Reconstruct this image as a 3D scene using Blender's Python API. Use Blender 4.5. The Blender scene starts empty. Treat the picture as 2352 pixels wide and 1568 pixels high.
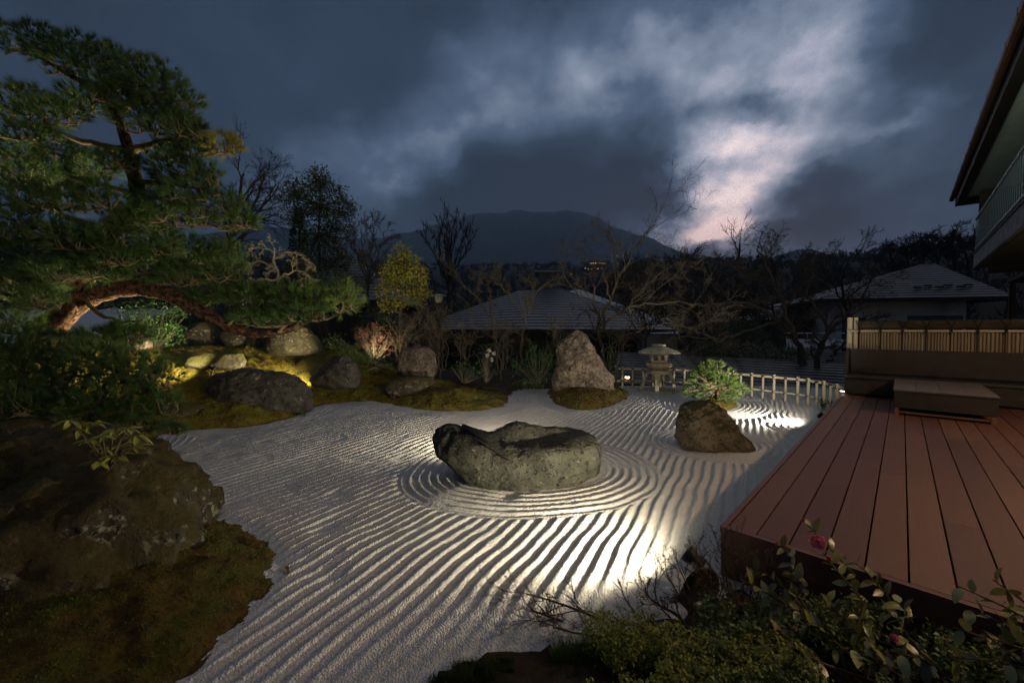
import bpy, math, random
import numpy as np
from mathutils import Vector, Matrix, noise as mnoise

# ------------------------------------------------------------------ camera
S = bpy.context.scene
COL = S.collection
F = 914.8                      # focal length in units of a 2352-wide frame
PITCH = math.radians(1.69)
CAMZ = 1.5
cd = bpy.data.cameras.new('camera'); cam = bpy.data.objects.new('camera', cd); COL.objects.link(cam)
cd.sensor_width = 36; cd.lens = 36*F/2352; cd.clip_start = 0.05; cd.clip_end = 20000
cam.location = (0, 0, CAMZ); cam.rotation_euler = (math.pi/2-PITCH, 0, 0)
S.camera = cam
CP, SP = math.cos(PITCH), math.sin(PITCH)
def ray(px, py):
    u = (px-1176)/F; v = (784-py)/F
    return u, CP+v*SP, -SP+v*CP
def at(px, py, d):             # a point seen in that direction, d metres ahead
    x, y, z = ray(px, py); k = d/y
    return Vector((x*k, d, CAMZ+z*k))
def gp(px, py, z=0.0):         # point of that direction on the level z
    x, y, w = ray(px, py); k = (z-CAMZ)/w
    return Vector((x*k, y*k, z))
def lin(c):
    c /= 255.0
    return c/12.92 if c <= .04045 else ((c+.055)/1.055)**2.4
def sr(r, g, b): return (lin(r), lin(g), lin(b), 1)

# ------------------------------------------------------------------ view
S.view_settings.view_transform = 'Standard'; S.view_settings.look = 'None'
S.view_settings.exposure = .85; S.view_settings.gamma = 1
S.render.engine = 'CYCLES'
S.cycles.max_bounces = 6; S.cycles.diffuse_bounces = 3; S.cycles.glossy_bounces = 2; S.cycles.transmission_bounces = 3; S.cycles.volume_bounces = 0; S.cycles.transparent_max_bounces = 4
S.cycles.use_denoising = True; S.cycles.denoiser = 'OPENIMAGEDENOISE'; S.cycles.denoising_prefilter = 'FAST'; S.cycles.adaptive_threshold = .006; S.cycles.use_light_tree = False; S.cycles.sample_clamp_indirect = 1

# ------------------------------------------------------------------ sky: dusk cloud deck with a break towards the sunset
W = bpy.data.worlds.new('World'); S.world = W; W.use_nodes = True
def build_sky():
    nt = W.node_tree; N = nt.nodes; L = nt.links
    for n in list(N): N.remove(n)
    def val(x):
        return x
    def M(op, a, b=None, c=None, clamp=False):
        n = N.new('ShaderNodeMath'); n.operation = op; n.use_clamp = clamp
        for i, q in enumerate((a, b, c)):
            if q is None: continue
            if isinstance(q, (int, float)): n.inputs[i].default_value = q
            else: L.new(q, n.inputs[i])
        return n.outputs[0]
    tc = N.new('ShaderNodeTexCoord')
    nv = N.new('ShaderNodeVectorMath'); nv.operation = 'NORMALIZE'; L.new(tc.outputs['Generated'], nv.inputs[0])
    sp = N.new('ShaderNodeSeparateXYZ'); L.new(nv.outputs[0], sp.inputs[0])
    X, Y, Z = sp.outputs
    az = M('ARCTAN2', X, Y); el = M('ARCSINE', Z)
    # cloud-deck coordinates: flattened towards the horizon
    den = M('ADD', M('MAXIMUM', Z, 0.0), .62)
    cv = N.new('ShaderNodeCombineXYZ')
    L.new(M('DIVIDE', X, den), cv.inputs[0]); L.new(M('DIVIDE', Y, den), cv.inputs[1]); cv.inputs[2].default_value = 3.7
    def noise(scale, detail, rough=.55, dist=0.0, w=0.0):
        n = N.new('ShaderNodeTexNoise'); n.noise_dimensions = '4D'
        n.inputs['Scale'].default_value = scale; n.inputs['Detail'].default_value = detail
        n.inputs['Roughness'].default_value = rough; n.inputs['Distortion'].default_value = dist
        n.inputs['W'].default_value = w
        L.new(cv.outputs[0], n.inputs['Vector']); return n.outputs['Fac']
    def noise2(scale, detail, rough, dist):
        n = N.new('ShaderNodeTexNoise'); n.inputs['Scale'].default_value = scale; n.inputs['Detail'].default_value = detail
        n.inputs['Roughness'].default_value = rough; n.inputs['Distortion'].default_value = dist; L.new(cv.outputs[0], n.inputs['Vector'])
        q = N.new('ShaderNodeSeparateColor'); L.new(n.outputs['Color'], q.inputs[0]); return q.outputs[0], q.outputs[1]
    w1, w2 = noise2(2.6, 3, .5, .1); w3, w4 = noise2(7.0, 5, .52, .0)
    A = M('ADD', az, M('ADD', M('MULTIPLY', M('SUBTRACT', w1, .5), .12), M('MULTIPLY', M('SUBTRACT', w3, .5), .22)))
    B = M('ADD', el, M('ADD', M('MULTIPLY', M('SUBTRACT', w2, .5), .10), M('MULTIPLY', M('SUBTRACT', w4, .5), .17)))
    def ang(px, py):
        x, y, z = ray(px, py); return math.atan2(x, y), math.atan2(z, math.hypot(x, y))
    def lobe(px, py, rx, ry, rot, w, src=(None, None)):
        a0, e0 = ang(px, py); a1, _ = ang(px+rx, py); _, e1 = ang(px, py-ry)
        sx = abs(a1-a0); sy = abs(e1-e0); c, s = math.cos(math.radians(rot)), math.sin(math.radians(rot))
        da = M('SUBTRACT', A, a0); de = M('SUBTRACT', B, e0)
        p = M('DIVIDE', M('ADD', M('MULTIPLY', da, c), M('MULTIPLY', de, s)), sx)
        q = M('DIVIDE', M('SUBTRACT', M('MULTIPLY', de, c), M('MULTIPLY', da, s)), sy)
        r2 = M('ADD', M('MULTIPLY', p, p), M('MULTIPLY', q, q))
        return M('MULTIPLY', M('EXPONENT', M('MULTIPLY', r2, -1.0)), w)
    lobes = SKY_LOBES
    V = .205
    P_ = 0.0; N_ = 0.0
    for l in lobes:
        if l[5] > 0: P_ = M('ADD', lobe(*l), P_)
        else: N_ = M('ADD', lobe(*l), N_)
    f1 = noise(4.2, 6, .52, .0, 3.0); f2 = noise(11.0, 5, .58, .0, 23.0)
    g = M('ADD', M('MULTIPLY', f1, .72), M('MULTIPLY', f2, .28)); gc = M('SUBTRACT', g, .5)
    P_ = M('MULTIPLY', P_, M('MULTIPLY_ADD', gc, 2.0, 1.0))
    V = M('ADD', M('ADD', P_, N_), M('MULTIPLY_ADD', gc, .60, .165))
    ramp = N.new('ShaderNodeValToRGB'); L.new(V, ramp.inputs[0])
    cr = ramp.color_ramp
    stops = [(0.0, sr(22, 29, 40)), (.2, sr(34, 45, 61)), (.4, sr(62, 75, 95)), (.6, sr(106, 115, 132)), (.8, sr(156, 156, 169)), (1.0, sr(215, 202, 203))]
    cr.elements[0].position = 0; cr.elements[0].color = stops[0][1]
    cr.elements[1].position = 1; cr.elements[1].color = stops[-1][1]
    for p, c in stops[1:-1]:
        e = cr.elements.new(p); e.color = c
    # sunset pink low in the break
    pk = M('MULTIPLY', M('ADD', lobe(1640, 560, 190, 75, 0, 1.0), lobe(1940, 590, 90, 40, 0, .8)), 1.0, clamp=True)
    pk = M('ADD', pk, lobe(1700, 440, 170, 110, 0, .45))
    mix = N.new('ShaderNodeMix'); mix.data_type = 'RGBA'; mix.blend_type = 'MULTIPLY'; L.new(M('MINIMUM', pk, 1.0), mix.inputs[0])
    L.new(ramp.outputs[0], mix.inputs[6]); mix.inputs[7].default_value = (1.15, .95, .90, 1)
    # a faint clear-sky term from the sky model, sun at the horizon
    sk = N.new('ShaderNodeTexSky'); sk.sky_type = 'NISHITA'; sk.sun_disc = False
    sk.sun_elevation = math.radians(1.0); sk.sun_rotation = math.radians(29)
    ad = N.new('ShaderNodeMix'); ad.data_type = 'RGBA'; ad.blend_type = 'ADD'; ad.inputs[0].default_value = .004
    L.new(mix.outputs[2], ad.inputs[6]); L.new(sk.outputs[0], ad.inputs[7])
    bg = N.new('ShaderNodeBackground'); L.new(ad.outputs[2], bg.inputs[0]); bg.inputs[1].default_value = SKY_STRENGTH
    out = N.new('ShaderNodeOutputWorld'); L.new(bg.outputs[0], out.inputs[0])
SKY_STRENGTH = 1.15
# (x, y, rx, ry, rotation, weight) in view directions of a 2352-wide frame
SKY_LOBES = [
    (1690, 300, 390, 230, 0, .38), (1680, 415, 230, 120, 0, .50), (1600, 120, 350, 120, -4, .30), (1880, 170, 180, 150, 0, .22),
    (1640, 515, 120, 65, 0, .52), (1590, 557, 140, 32, 10, .40), (1380, 110, 280, 110, -20, .14),
    (1080, 250, 340, 130, 24, .26), (860, 400, 230, 90, 20, .16), (2110, 245, 100, 34, 10, .24),
    (1940, 592, 80, 26, 0, .44),
    (1770, 258, 110, 55, -8, -.42), (1270, 450, 330, 95, 0, -.34), (1230, 475, 230, 40, 0, -.22), (1490, 430, 90, 95, 0, -.44), (1900, 440, 100, 70, 20, -.30), (1600, 250, 60, 40, 0, -.14),
    (2130, 30, 220, 150, 0, -.24), (960, 20, 300, 60, 0, -.05), (1820, 525, 100, 30, 0, -.34), (350, 150, 450, 300, 0, -.07),
]
build_sky()
W.cycles.sampling_method = 'NONE'
sd = bpy.data.lights.new('sun_fill', 'SUN'); sd.energy = .27; sd.angle = math.radians(120); sd.color = (1, .95, .92)  # added soft fill for dusk ambience, very wide, set higher than the sunset
sun_fill = bpy.data.objects.new('sun_fill', sd); COL.objects.link(sun_fill)
_a = math.radians(29); _e = math.radians(38)
sun_fill.rotation_euler = Vector((math.sin(_a)*math.cos(_e), math.cos(_a)*math.cos(_e), math.sin(_e))).to_track_quat('Z', 'Y').to_euler()

# ------------------------------------------------------------------ materials
def mk(name, c1, c2, scale=8, rough=.8, bump=0, bscale=None, detail=6, spec=.3, c3=None, c3lim=(.58, .68), c3scale=None,
       up=None, island=0, objrand=0, transl=0, stretch=None, bdist=.02, metal=0, emit=None, vor=False, coord='Object', fine=None):
    m = bpy.data.materials.new(name); m.use_nodes = True
    nt = m.node_tree; N = nt.nodes; L = nt.links
    P = N['Principled BSDF']; P.inputs['Roughness'].default_value = rough
    P.inputs['Specular IOR Level'].default_value = spec; P.inputs['Metallic'].default_value = metal
    tc = N.new('ShaderNodeTexCoord'); src = tc.outputs[coord]
    if stretch:
        mp = N.new('ShaderNodeMapping'); mp.inputs['Scale'].default_value = stretch; L.new(src, mp.inputs[0]); src = mp.outputs[0]
    def tex(sc, det, ro=.6):
        n = N.new('ShaderNodeTexNoise'); n.inputs['Scale'].default_value = sc; n.inputs['Detail'].default_value = det
        n.inputs['Roughness'].default_value = ro; L.new(src, n.inputs['Vector']); return n.outputs['Fac']
    def ramp(f, a, b):
        r = N.new('ShaderNodeMapRange'); r.inputs[1].default_value = a; r.inputs[2].default_value = b; L.new(f, r.inputs[0]); return r.outputs[0]
    def mix(f, a, b, mode='MIX'):
        n = N.new('ShaderNodeMix'); n.data_type = 'RGBA'; n.blend_type = mode
        if isinstance(f, (int, float)): n.inputs[0].default_value = f
        else: L.new(f, n.inputs[0])
        for i, q in ((6, a), (7, b)):
            if isinstance(q, tuple): n.inputs[i].default_value = (*q[:3], 1)
            else: L.new(q, n.inputs[i])
        return n.outputs[2]
    col = mix(ramp(tex(scale, detail), .36, .64), c1, c2)
    if c3 is not None:
        col = mix(ramp(tex(c3scale or scale*.6, 8, .7), *c3lim), col, c3)
    if fine is not None:          # (colour, scale, lo, hi) crisp specks and cracks
        col = mix(ramp(tex(fine[1], 5, .75), fine[2], fine[3]), col, fine[0])
    if up is not None:            # growth on faces that look up: (colour, lo, hi)
        ge = N.new('ShaderNodeNewGeometry'); sx = N.new('ShaderNodeSeparateXYZ'); L.new(ge.outputs['Normal'], sx.inputs[0])
        n2 = tex(5.0, 6); ma = N.new('ShaderNodeMath'); ma.operation = 'MULTIPLY_ADD'
        L.new(n2, ma.inputs[0]); ma.inputs[1].default_value = 1.1; L.new(sx.outputs[2], ma.inputs[2])
        col = mix(ramp(ma.outputs[0], up[1]+.55, up[2]+.55), col, up[0])
    if island or objrand:
        if island: g = N.new('ShaderNodeNewGeometry'); rv = g.outputs['Random Per Island']; k = island
        else: g = N.new('ShaderNodeObjectInfo'); rv = g.outputs['Random']; k = objrand
        hs = N.new('ShaderNodeHueSaturation'); L.new(col, hs.inputs['Color'])
        mr = N.new('ShaderNodeMapRange'); L.new(rv, mr.inputs[0]); mr.inputs[3].default_value = 1-k; mr.inputs[4].default_value = 1+k
        L.new(mr.outputs[0], hs.inputs['Value'])
        m2 = N.new('ShaderNodeMapRange'); L.new(rv, m2.inputs[0]); m2.inputs[3].default_value = .5-.035*k; m2.inputs[4].default_value = .5+.05*k
        L.new(m2.outputs[0], hs.inputs['Hue']); col = hs.outputs[0]
    L.new(col, P.inputs['Base Color'])
    if bump:
        if vor:
            n = N.new('ShaderNodeTexVoronoi'); n.inputs['Scale'].default_value = bscale; L.new(src, n.inputs['Vector']); bf = n.outputs['Distance']
            iv = N.new('ShaderNodeMath'); iv.operation = 'SUBTRACT'; iv.inputs[0].default_value = 1; L.new(bf, iv.inputs[1]); bf = iv.outputs[0]
        else: bf = tex(bscale or scale*3, 8, .65)
        b = N.new('ShaderNodeBump'); b.inputs['Strength'].default_value = bump; b.inputs['Distance'].default_value = bdist
        L.new(bf, b.inputs['Height']); L.new(b.outputs[0], P.inputs['Normal'])
    if transl:
        o = N['Material Output']; t = N.new('ShaderNodeBsdfTranslucent'); L.new(col, t.inputs[0])
        ms = N.new('ShaderNodeMixShader'); ms.inputs[0].default_value = transl
        L.new(P.outputs[0], ms.inputs[1]); L.new(t.outputs[0], ms.inputs[2]); L.new(ms.outputs[0], o.inputs[0])
    if emit:
        P.inputs['Emission Color'].default_value = (*emit[0], 1); P.inputs['Emission Strength'].default_value = emit[1]; m.cycles.emission_sampling = 'NONE'
    return m

# ------------------------------------------------------------------ mesh helpers
def tag(o, label=None, cat=None, group=None, kind=None):
    if label: o['label'] = label
    if cat: o['category'] = cat
    if group: o['group'] = group
    if kind: o['kind'] = kind
    return o
ORG = {}
def thing(name, label, cat, loc=(0, 0, 0), group=None):
    o = bpy.data.objects.new(name, None); COL.objects.link(o); o.location = loc; o.empty_display_size = .2
    ORG[o] = Vector(loc); return tag(o, label, cat, group)
def link(name, me, mat, parent=None, smooth=False, org=None):
    o = bpy.data.objects.new(name, me); COL.objects.link(o)
    if mat and not me.materials: me.materials.append(mat)
    if parent: o.parent = parent
    return o
def mesh_np(name, V, Fc, mat, parent=None, smooth=False, org=None):
    """V (n,3) world coords; Fc (m,3) or (m,4); origin moved to the parent's or to org"""
    V = np.asarray(V, np.float64); Fc = np.asarray(Fc, np.int32)
    o0 = ORG.get(parent, Vector((0, 0, 0))) if parent else Vector(org or (0, 0, 0))
    V = V-np.array(o0)
    me = bpy.data.meshes.new(name)
    me.vertices.add(len(V)); me.vertices.foreach_set('co', V.astype(np.float32).ravel())
    k = Fc.shape[1]; me.loops.add(Fc.size); me.loops.foreach_set('vertex_index', Fc.ravel())
    me.polygons.add(len(Fc)); me.polygons.foreach_set('loop_start', np.arange(0, Fc.size, k, dtype=np.int32))
    if smooth: me.polygons.foreach_set('use_smooth', np.ones(len(Fc), bool))
    me.update(calc_edges=True)
    o = link(name, me, mat, parent)
    if not parent and org is not None: o.location = org
    ORG[o] = o0
    return o
class MB:
    def __init__(s): s.v = []; s.f = []
    def box(s, c, size, R=None):
        n = len(s.v); c = Vector(c)
        for dz in (-.5, .5):
            for dx, dy in ((-.5, -.5), (.5, -.5), (.5, .5), (-.5, .5)):
                p = Vector((dx*size[0], dy*size[1], dz*size[2]))
                s.v.append(c+(R @ p if R else p))
        s.f += [(n, n+3, n+2, n+1), (n+4, n+5, n+6, n+7)]+[(n+i, n+(i+1) % 4, n+4+(i+1) % 4, n+4+i) for i in range(4)]
        return s
    def quad(s, *p):
        n = len(s.v); s.v += [Vector(q) for q in p]; s.f.append(tuple(range(n, n+len(p)))); return s
    def slab(s, pts, th):           # polygon extruded along its normal, down by th
        pts = [Vector(p) for p in pts]; nn = (pts[1]-pts[0]).cross(pts[2]-pts[0]).normalized()
        n = len(s.v); k = len(pts); s.v += pts+[p-nn*th for p in pts]
        s.f.append(tuple(range(n, n+k))); s.f.append(tuple(range(n+2*k-1, n+k-1, -1)))
        s.f += [(n+i, n+k+i, n+k+(i+1) % k, n+(i+1) % k) for i in range(k)]
        return s
    def tube(s, pts, rad, n=6, caps=True):
        pts = [Vector(p) for p in pts]
        if isinstance(rad, (int, float)): rad = [rad]*len(pts)
        b = len(s.v); up = Vector((.3, .2, 1)).normalized(); prev = None
        for i, p in enumerate(pts):
            t = (pts[min(i+1, len(pts)-1)]-pts[max(i-1, 0)])
            t = t.normalized() if t.length > 1e-9 else Vector((0, 0, 1))
            a = prev-t*prev.dot(t) if prev is not None else t.cross(up)
            if a.length < 1e-5: a = t.cross(Vector((1, 0, 0)))
            a.normalize(); prev = a; c = t.cross(a)
            for k in range(n):
                q = 2*math.pi*k/n; s.v.append(p+(a*math.cos(q)+c*math.sin(q))*rad[i])
        for i in range(len(pts)-1):
            for k in range(n):
                s.f.append((b+i*n+k, b+i*n+(k+1) % n, b+(i+1)*n+(k+1) % n, b+(i+1)*n+k))
        if caps and n > 3:
            s.f.append(tuple(b+k for k in range(n-1, -1, -1))); e = b+(len(pts)-1)*n; s.f.append(tuple(e+k for k in range(n)))
        return s
    def lathe(s, c, prof, n=24, R=None, sq=0):
        b = len(s.v); c = Vector(c)
        for r, z in prof:
            for k in range(n):
                q = 2*math.pi*k/n; p = Vector((r*math.cos(q), r*math.sin(q), z)); s.v.append(c+(R @ p if R else p))
        for i in range(len(prof)-1):
            for k in range(n): s.f.append((b+i*n+k, b+i*n+(k+1) % n, b+(i+1)*n+(k+1) % n, b+(i+1)*n+k))
        s.f.append(tuple(b+k for k in range(n-1, -1, -1))); e = b+(len(prof)-1)*n; s.f.append(tuple(e+k for k in range(n)))
        return s
    def data(s, name, org=(0, 0, 0), smooth=False):
        me = bpy.data.meshes.new(name); o = Vector(org)
        me.from_pydata([v-o for v in s.v], [], s.f)
        if smooth: me.polygons.foreach_set('use_smooth', [True]*len(me.polygons))
        me.update(); return me
    def build(s, name, mat, parent=None, smooth=False, org=None):
        o0 = ORG.get(parent) if parent else Vector(org or (0, 0, 0))
        o = link(name, s.data(name, o0, smooth), mat, parent)
        if not parent: o.location = o0
        ORG[o] = Vector(o0); return o
def bevel(o, w=.01, seg=2):
    m = o.modifiers.new('bevel', 'BEVEL'); m.width = w; m.segments = seg; m.limit_method = 'ANGLE'; return o

# vectorised value noise
_rs = np.random.RandomState(5); _T = _rs.rand(256, 256).astype(np.float64)
def vn(x, y):
    xi = np.floor(x).astype(int); yi = np.floor(y).astype(int); fx = x-xi; fy = y-yi
    fx = fx*fx*(3-2*fx); fy = fy*fy*(3-2*fy)
    a = _T[xi & 255, yi & 255]; b = _T[(xi+1) & 255, yi & 255]; c = _T[xi & 255, (yi+1) & 255]; d = _T[(xi+1) & 255, (yi+1) & 255]
    return (a*(1-fx)+b*fx)*(1-fy)+(c*(1-fx)+d*fx)*fy
def fbm(x, y, o=4):
    s = 0; a = .5; t = 0
    for i in range(o):
        s = s+a*vn(x+17.3*i, y+9.1*i); t += a; x = x*2.03; y = y*2.03; a *= .5
    return s/t
def sstep(a, b, x):
    t = np.clip((x-a)/(b-a), 0, 1); return t*t*(3-2*t)
def pdist(x, y, poly):
    """signed distance to a closed polygon, positive inside"""
    P = np.asarray([(p[0], p[1]) for p in poly], float); best = np.full(np.shape(x), 1e18); ins = np.zeros(np.shape(x), bool)
    for i in range(len(P)):
        ax, ay = P[i-1]; bx, by = P[i]; ex, ey = bx-ax, by-ay
        t = np.clip(((x-ax)*ex+(y-ay)*ey)/(ex*ex+ey*ey+1e-12), 0, 1)
        best = np.minimum(best, (x-ax-t*ex)**2+(y-ay-t*ey)**2)
        cond = ((ay > y) != (by > y))
        with np.errstate(divide='ignore', invalid='ignore'): xc = (bx-ax)*(y-ay)/(by-ay+1e-18)+ax
        ins ^= cond & (x < xc)
    d = np.sqrt(best); return np.where(ins, d, -d)
def smooth_poly(P, it=2):
    P = [Vector((p[0], p[1])) for p in P]
    for _ in range(it):
        Q = []
        for i in range(len(P)):
            a, b = P[i], P[(i+1) % len(P)]; Q += [a*.75+b*.25, a*.25+b*.75]
        P = Q
    return P

# clumps of narrow or broad leaves, all vectorised -----------------------------
def unit(v): return v/np.maximum(np.linalg.norm(v, axis=-1, keepdims=True), 1e-9)
def needles(rng, C, D, k, ln, w, spread=.75, flat=0.0):
    """k needles per tuft; triangle each"""
    n = len(C); c = np.repeat(C, k, 0); d = np.repeat(D, k, 0)
    r = unit(rng.normal(size=(n*k, 3))); v = unit(d+r*spread*rng.uniform(.5, 1.2, (n*k, 1)))
    l = ln*rng.uniform(.65, 1.15, (n*k, 1)); side = unit(np.cross(v, rng.normal(size=(n*k, 3))))
    b = c+v*l*.02; V = np.empty((n*k, 3, 3)); V[:, 0] = b-side*w/2; V[:, 1] = b+side*w/2; V[:, 2] = c+v*l-np.array([0, 0, 1])*(l**2)*.35
    return V.reshape(-1, 3), np.arange(n*k*3).reshape(-1, 3)
def leaves(rng, C, D, ln, w, droop=.15):
    """one pointed leaf (kite of two triangles with a fold) per row"""
    n = len(C); d = unit(D); s = unit(np.cross(d, rng.normal(size=(n, 3))*.5+np.array([0, 0, 1]))); u = np.cross(s, d)
    l = ln*rng.uniform(.7, 1.25, (n, 1)); ww = w*rng.uniform(.75, 1.2, (n, 1))
    V = np.empty((n, 4, 3)); V[:, 0] = C; V[:, 1] = C+d*l*.45+s*ww/2+u*ww*.18; V[:, 3] = C+d*l*.45-s*ww/2+u*ww*.18; V[:, 2] = C+d*l-np.array([0, 0, 1])*l*droop
    return V.reshape(-1, 3), np.arange(n*4).reshape(-1, 4)
def cat(parts):
    Vs = []; Fs = []; o = 0
    for V, f in parts: Vs.append(V); Fs.append(f+o); o += len(V)
    return np.concatenate(Vs), np.concatenate(Fs)
def ball(rng, n, shell=.0):
    v = unit(rng.normal(size=(n, 3))); r = rng.uniform(shell**3, 1, (n, 1))**(1/3); return v*r

# branching -------------------------------------------------------------------
def grow(out, rng, p, d, L, r, lev, P):
    ns = 5 if lev < 2 else (3 if lev < P['lev'] else 2); pts = [p.copy()]; rad = [r]
    end = .5 if lev < P['lev'] else .35
    q = p.copy(); dd = d.normalized()
    for i in range(ns):
        wv = Vector((rng.gauss(0, 1), rng.gauss(0, 1), rng.gauss(0, 1)))*P['wig']
        dd = (dd+wv+Vector((0, 0, P['up'][min(lev, len(P['up'])-1)]))).normalized()
        q = q+dd*(L/ns); pts.append(q.copy()); rad.append(max(r*(1-(1-end)*(i+1)/ns), P['rmin']))
    out.append((lev, pts, rad))
    if lev >= P['lev']: return
    sprout(out, rng, pts, rad, L, lev, P)
def sprout(out, rng, pts, rad, L, lev, P):
    nb = P['nb'][min(lev, len(P['nb'])-1)]; ns = len(pts)-1
    for b in range(nb):
        t = P.get('t0', .3)+(1-P.get('t0', .3))*(b+rng.random()*.8)/nb; t = min(t, .999)*ns; i = int(t); fq = t-i
        q = pts[i].lerp(pts[i+1], fq); dd = (pts[i+1]-pts[i]).normalized()
        perp = dd.cross(Vector((rng.gauss(0, 1), rng.gauss(0, 1), rng.gauss(0, 1)))).normalized()
        a = math.radians(rng.uniform(*P['ang'])); nd = dd*math.cos(a)+perp*math.sin(a)
        if 'flat' in P: nd.z *= P['flat']
        grow(out, rng, q, nd, L*rng.uniform(*P[('ratio0' if lev == 0 and 'ratio0' in P else 'ratio')]), max(rad[min(i, ns)]*P.get('rr', .55), P['rmin']), lev+1, P)
def branches_to(out, name_mat, root, split=1):
    tk = MB(); cr = MB()
    for lev, pts, rad in out:
        (tk if lev <= split else cr).tube(pts, rad, 7 if lev == 0 else (5 if lev == 1 else 3), caps=lev == 0)
    if tk.v: tk.build('trunk', name_mat, root, smooth=True)
    if cr.v: cr.build('branches', name_mat, root)

# ------------------------------------------------------------------ materials used widely
M_gravel = mk('gravel_mat', (.44, .425, .40), (.56, .545, .515), 55, .9, 1.0, 95, 4, .2, c3=(.30, .28, .27), c3lim=(.60, .72), c3scale=120, bdist=.007, vor=True)
M_moss = mk('moss_mat', (.055, .039, .010), (.105, .066, .016), 7, .95, 1, 45, 8, .1, c3=(.065, .065, .012), c3lim=(.48, .60), c3scale=4, bdist=.04)
M_moss_green = mk('moss_green_mat', (.085, .070, .011), (.145, .105, .016), 5, .95, 1, 28, 8, .1, c3=(.14, .145, .018), c3lim=(.5, .60), c3scale=3, bdist=.05)
M_soil = mk('soil_mat', (.030, .022, .014), (.060, .042, .026), 9, .95, .9, 40, 8, .1, bdist=.04)
M_ground = mk('ground_mat', (.020, .018, .014), (.036, .032, .022), .4, .95, .3, 3, 6, .1)
M_wood_far = mk('hill_mat', (.016, .020, .018), (.030, .032, .026), .01, .95, .6, .06, 8, .1, bdist=6)
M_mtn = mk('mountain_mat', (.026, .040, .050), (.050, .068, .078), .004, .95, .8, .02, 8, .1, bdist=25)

# ------------------------------------------------------------------ terrain
bank_px = [(330, 1035), (352, 1002), (420, 987), (520, 985), (600, 976), (680, 956), (720, 936), (760, 926), (850, 921), (890, 926), (960, 940), (1060, 946), (1130, 941), (1165, 926), (1172, 910), (1145, 897)]
bank_poly = [gp(*p) for p in bank_px]
bank_poly = [Vector((-3.3, 3.2, 0))]+[Vector((-4.6, 4.1, 0))]+bank_poly+[Vector((-1.2, 10.9, 0)), Vector((-2.5, 14, 0)), Vector((-20, 16, 0)), Vector((-24, 2, 0)), Vector((-5, 1.5, 0))]
stand_poly = [gp(*p) for p in [(1256, 905), (1270, 922), (1290, 936), (1335, 943), (1400, 936), (1436, 914), (1446, 902), (1420, 893), (1290, 890), (1262, 895)]]
pine_poly = [gp(*p) for p in [(1590, 928), (1605, 940), (1650, 946), (1685, 940), (1697, 926), (1675, 916), (1620, 915)]]
near_poly = [gp(*p) for p in [(400, 1200), (470, 1192), (540, 1206), (600, 1236), (642, 1290), (622, 1350), (560, 1420), (480, 1492), (410, 1552), (330, 1640)]]+[Vector((-1.2, .9, 0)), Vector((-4, .6, 0)), Vector((-5.5, 2.6, 0)), Vector((-4.2, 3.9, 0)), Vector((-3.1, 3.6, 0))]
front_poly = [gp(*p) for p in [(930, 1640), (985, 1568), (1050, 1536), (1130, 1496), (1290, 1482), (1400, 1470), (1500, 1425), (1580, 1402), (1662, 1372)]]+[Vector((1.3, 2.33, 0)), Vector((3.4, .3, 0)), Vector((3, -1.5, 0)), Vector((-.5, -1.5, 0))]
back_poly = [gp(1172, 912), gp(1178, 896), gp(1215, 893), gp(1262, 893), gp(1300, 890), gp(1425, 893)]+[Vector((3.2, 13, 0)), Vector((-6, 15, 0)), Vector((-3, 10.6, 0))]
bank_s = smooth_poly(bank_poly, 2); stand_s = smooth_poly(stand_poly); pine_s = smooth_poly(pine_poly); near_s = smooth_poly(near_poly); front_s = smooth_poly(front_poly, 1); back_s = smooth_poly(back_poly, 1)
def h_bank(x, y):
    d = pdist(x, y, bank_s)+(fbm(x*6, y*6, 3)-.5)*.16
    z = .10*sstep(0, .16, d)+.275*np.clip(d-.15, 0, 3.6)
    z = z*(1-.55*sstep(-4.6, -2.2, x))          # the tongue to the right stays low
    z = z*(1-.55*sstep(5.2, 3.4, y))
    z += (fbm(x*1.1, y*1.1, 3)-.5)*.22*sstep(.1, .9, d)+(fbm(x*7, y*7, 3)-.5)*.10*sstep(0, .25, d)+(fbm(x*22, y*22, 2)-.5)*.045*sstep(0, .2, d)
    return np.where(d > -.02, z, -.2)
def h_mound(poly, slope, cap):
    def f(x, y):
        d = pdist(x, y, poly)+(fbm(x*8+3, y*8, 3)-.5)*.12+(fbm(x*26, y*26, 2)-.5)*.06
        z = cap*(1-np.exp(-np.maximum(d, 0)*slope/cap))+(fbm(x*9, y*9, 3)-.45)*.06*sstep(0, .2, d)+(fbm(x*30, y*30, 2)-.5)*.018*sstep(0, .1, d)
        return np.where(d > -.02, z, -.2)
    return f
h_stand = h_mound(stand_s, .7, .22); h_pine = h_mound(pine_s, .8, .16); h_near = h_mound(near_s, .55, .26); h_front = h_mound(front_s, .35, .10); h_back = h_mound(back_s, .4, .22)
HS = [h_bank, h_stand, h_pine, h_near, h_front, h_back]
def HTa(x, y):
    z = np.zeros(np.shape(x))
    for h in HS: z = np.maximum(z, h(x, y))
    return z
def HT(x, y): return float(HTa(np.asarray([x], float), np.asarray([y], float))[0])
def hit(px, py, dmax=16):
    u, v, w = ray(px, py); d = np.arange(1.0, dmax, .02); x = u/v*d; z = CAMZ+w/v*d
    m = np.nonzero(z <= HTa(x, d))[0]; i = m[0] if len(m) else len(d)-1
    return Vector((x[i], d[i], z[i]))

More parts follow.
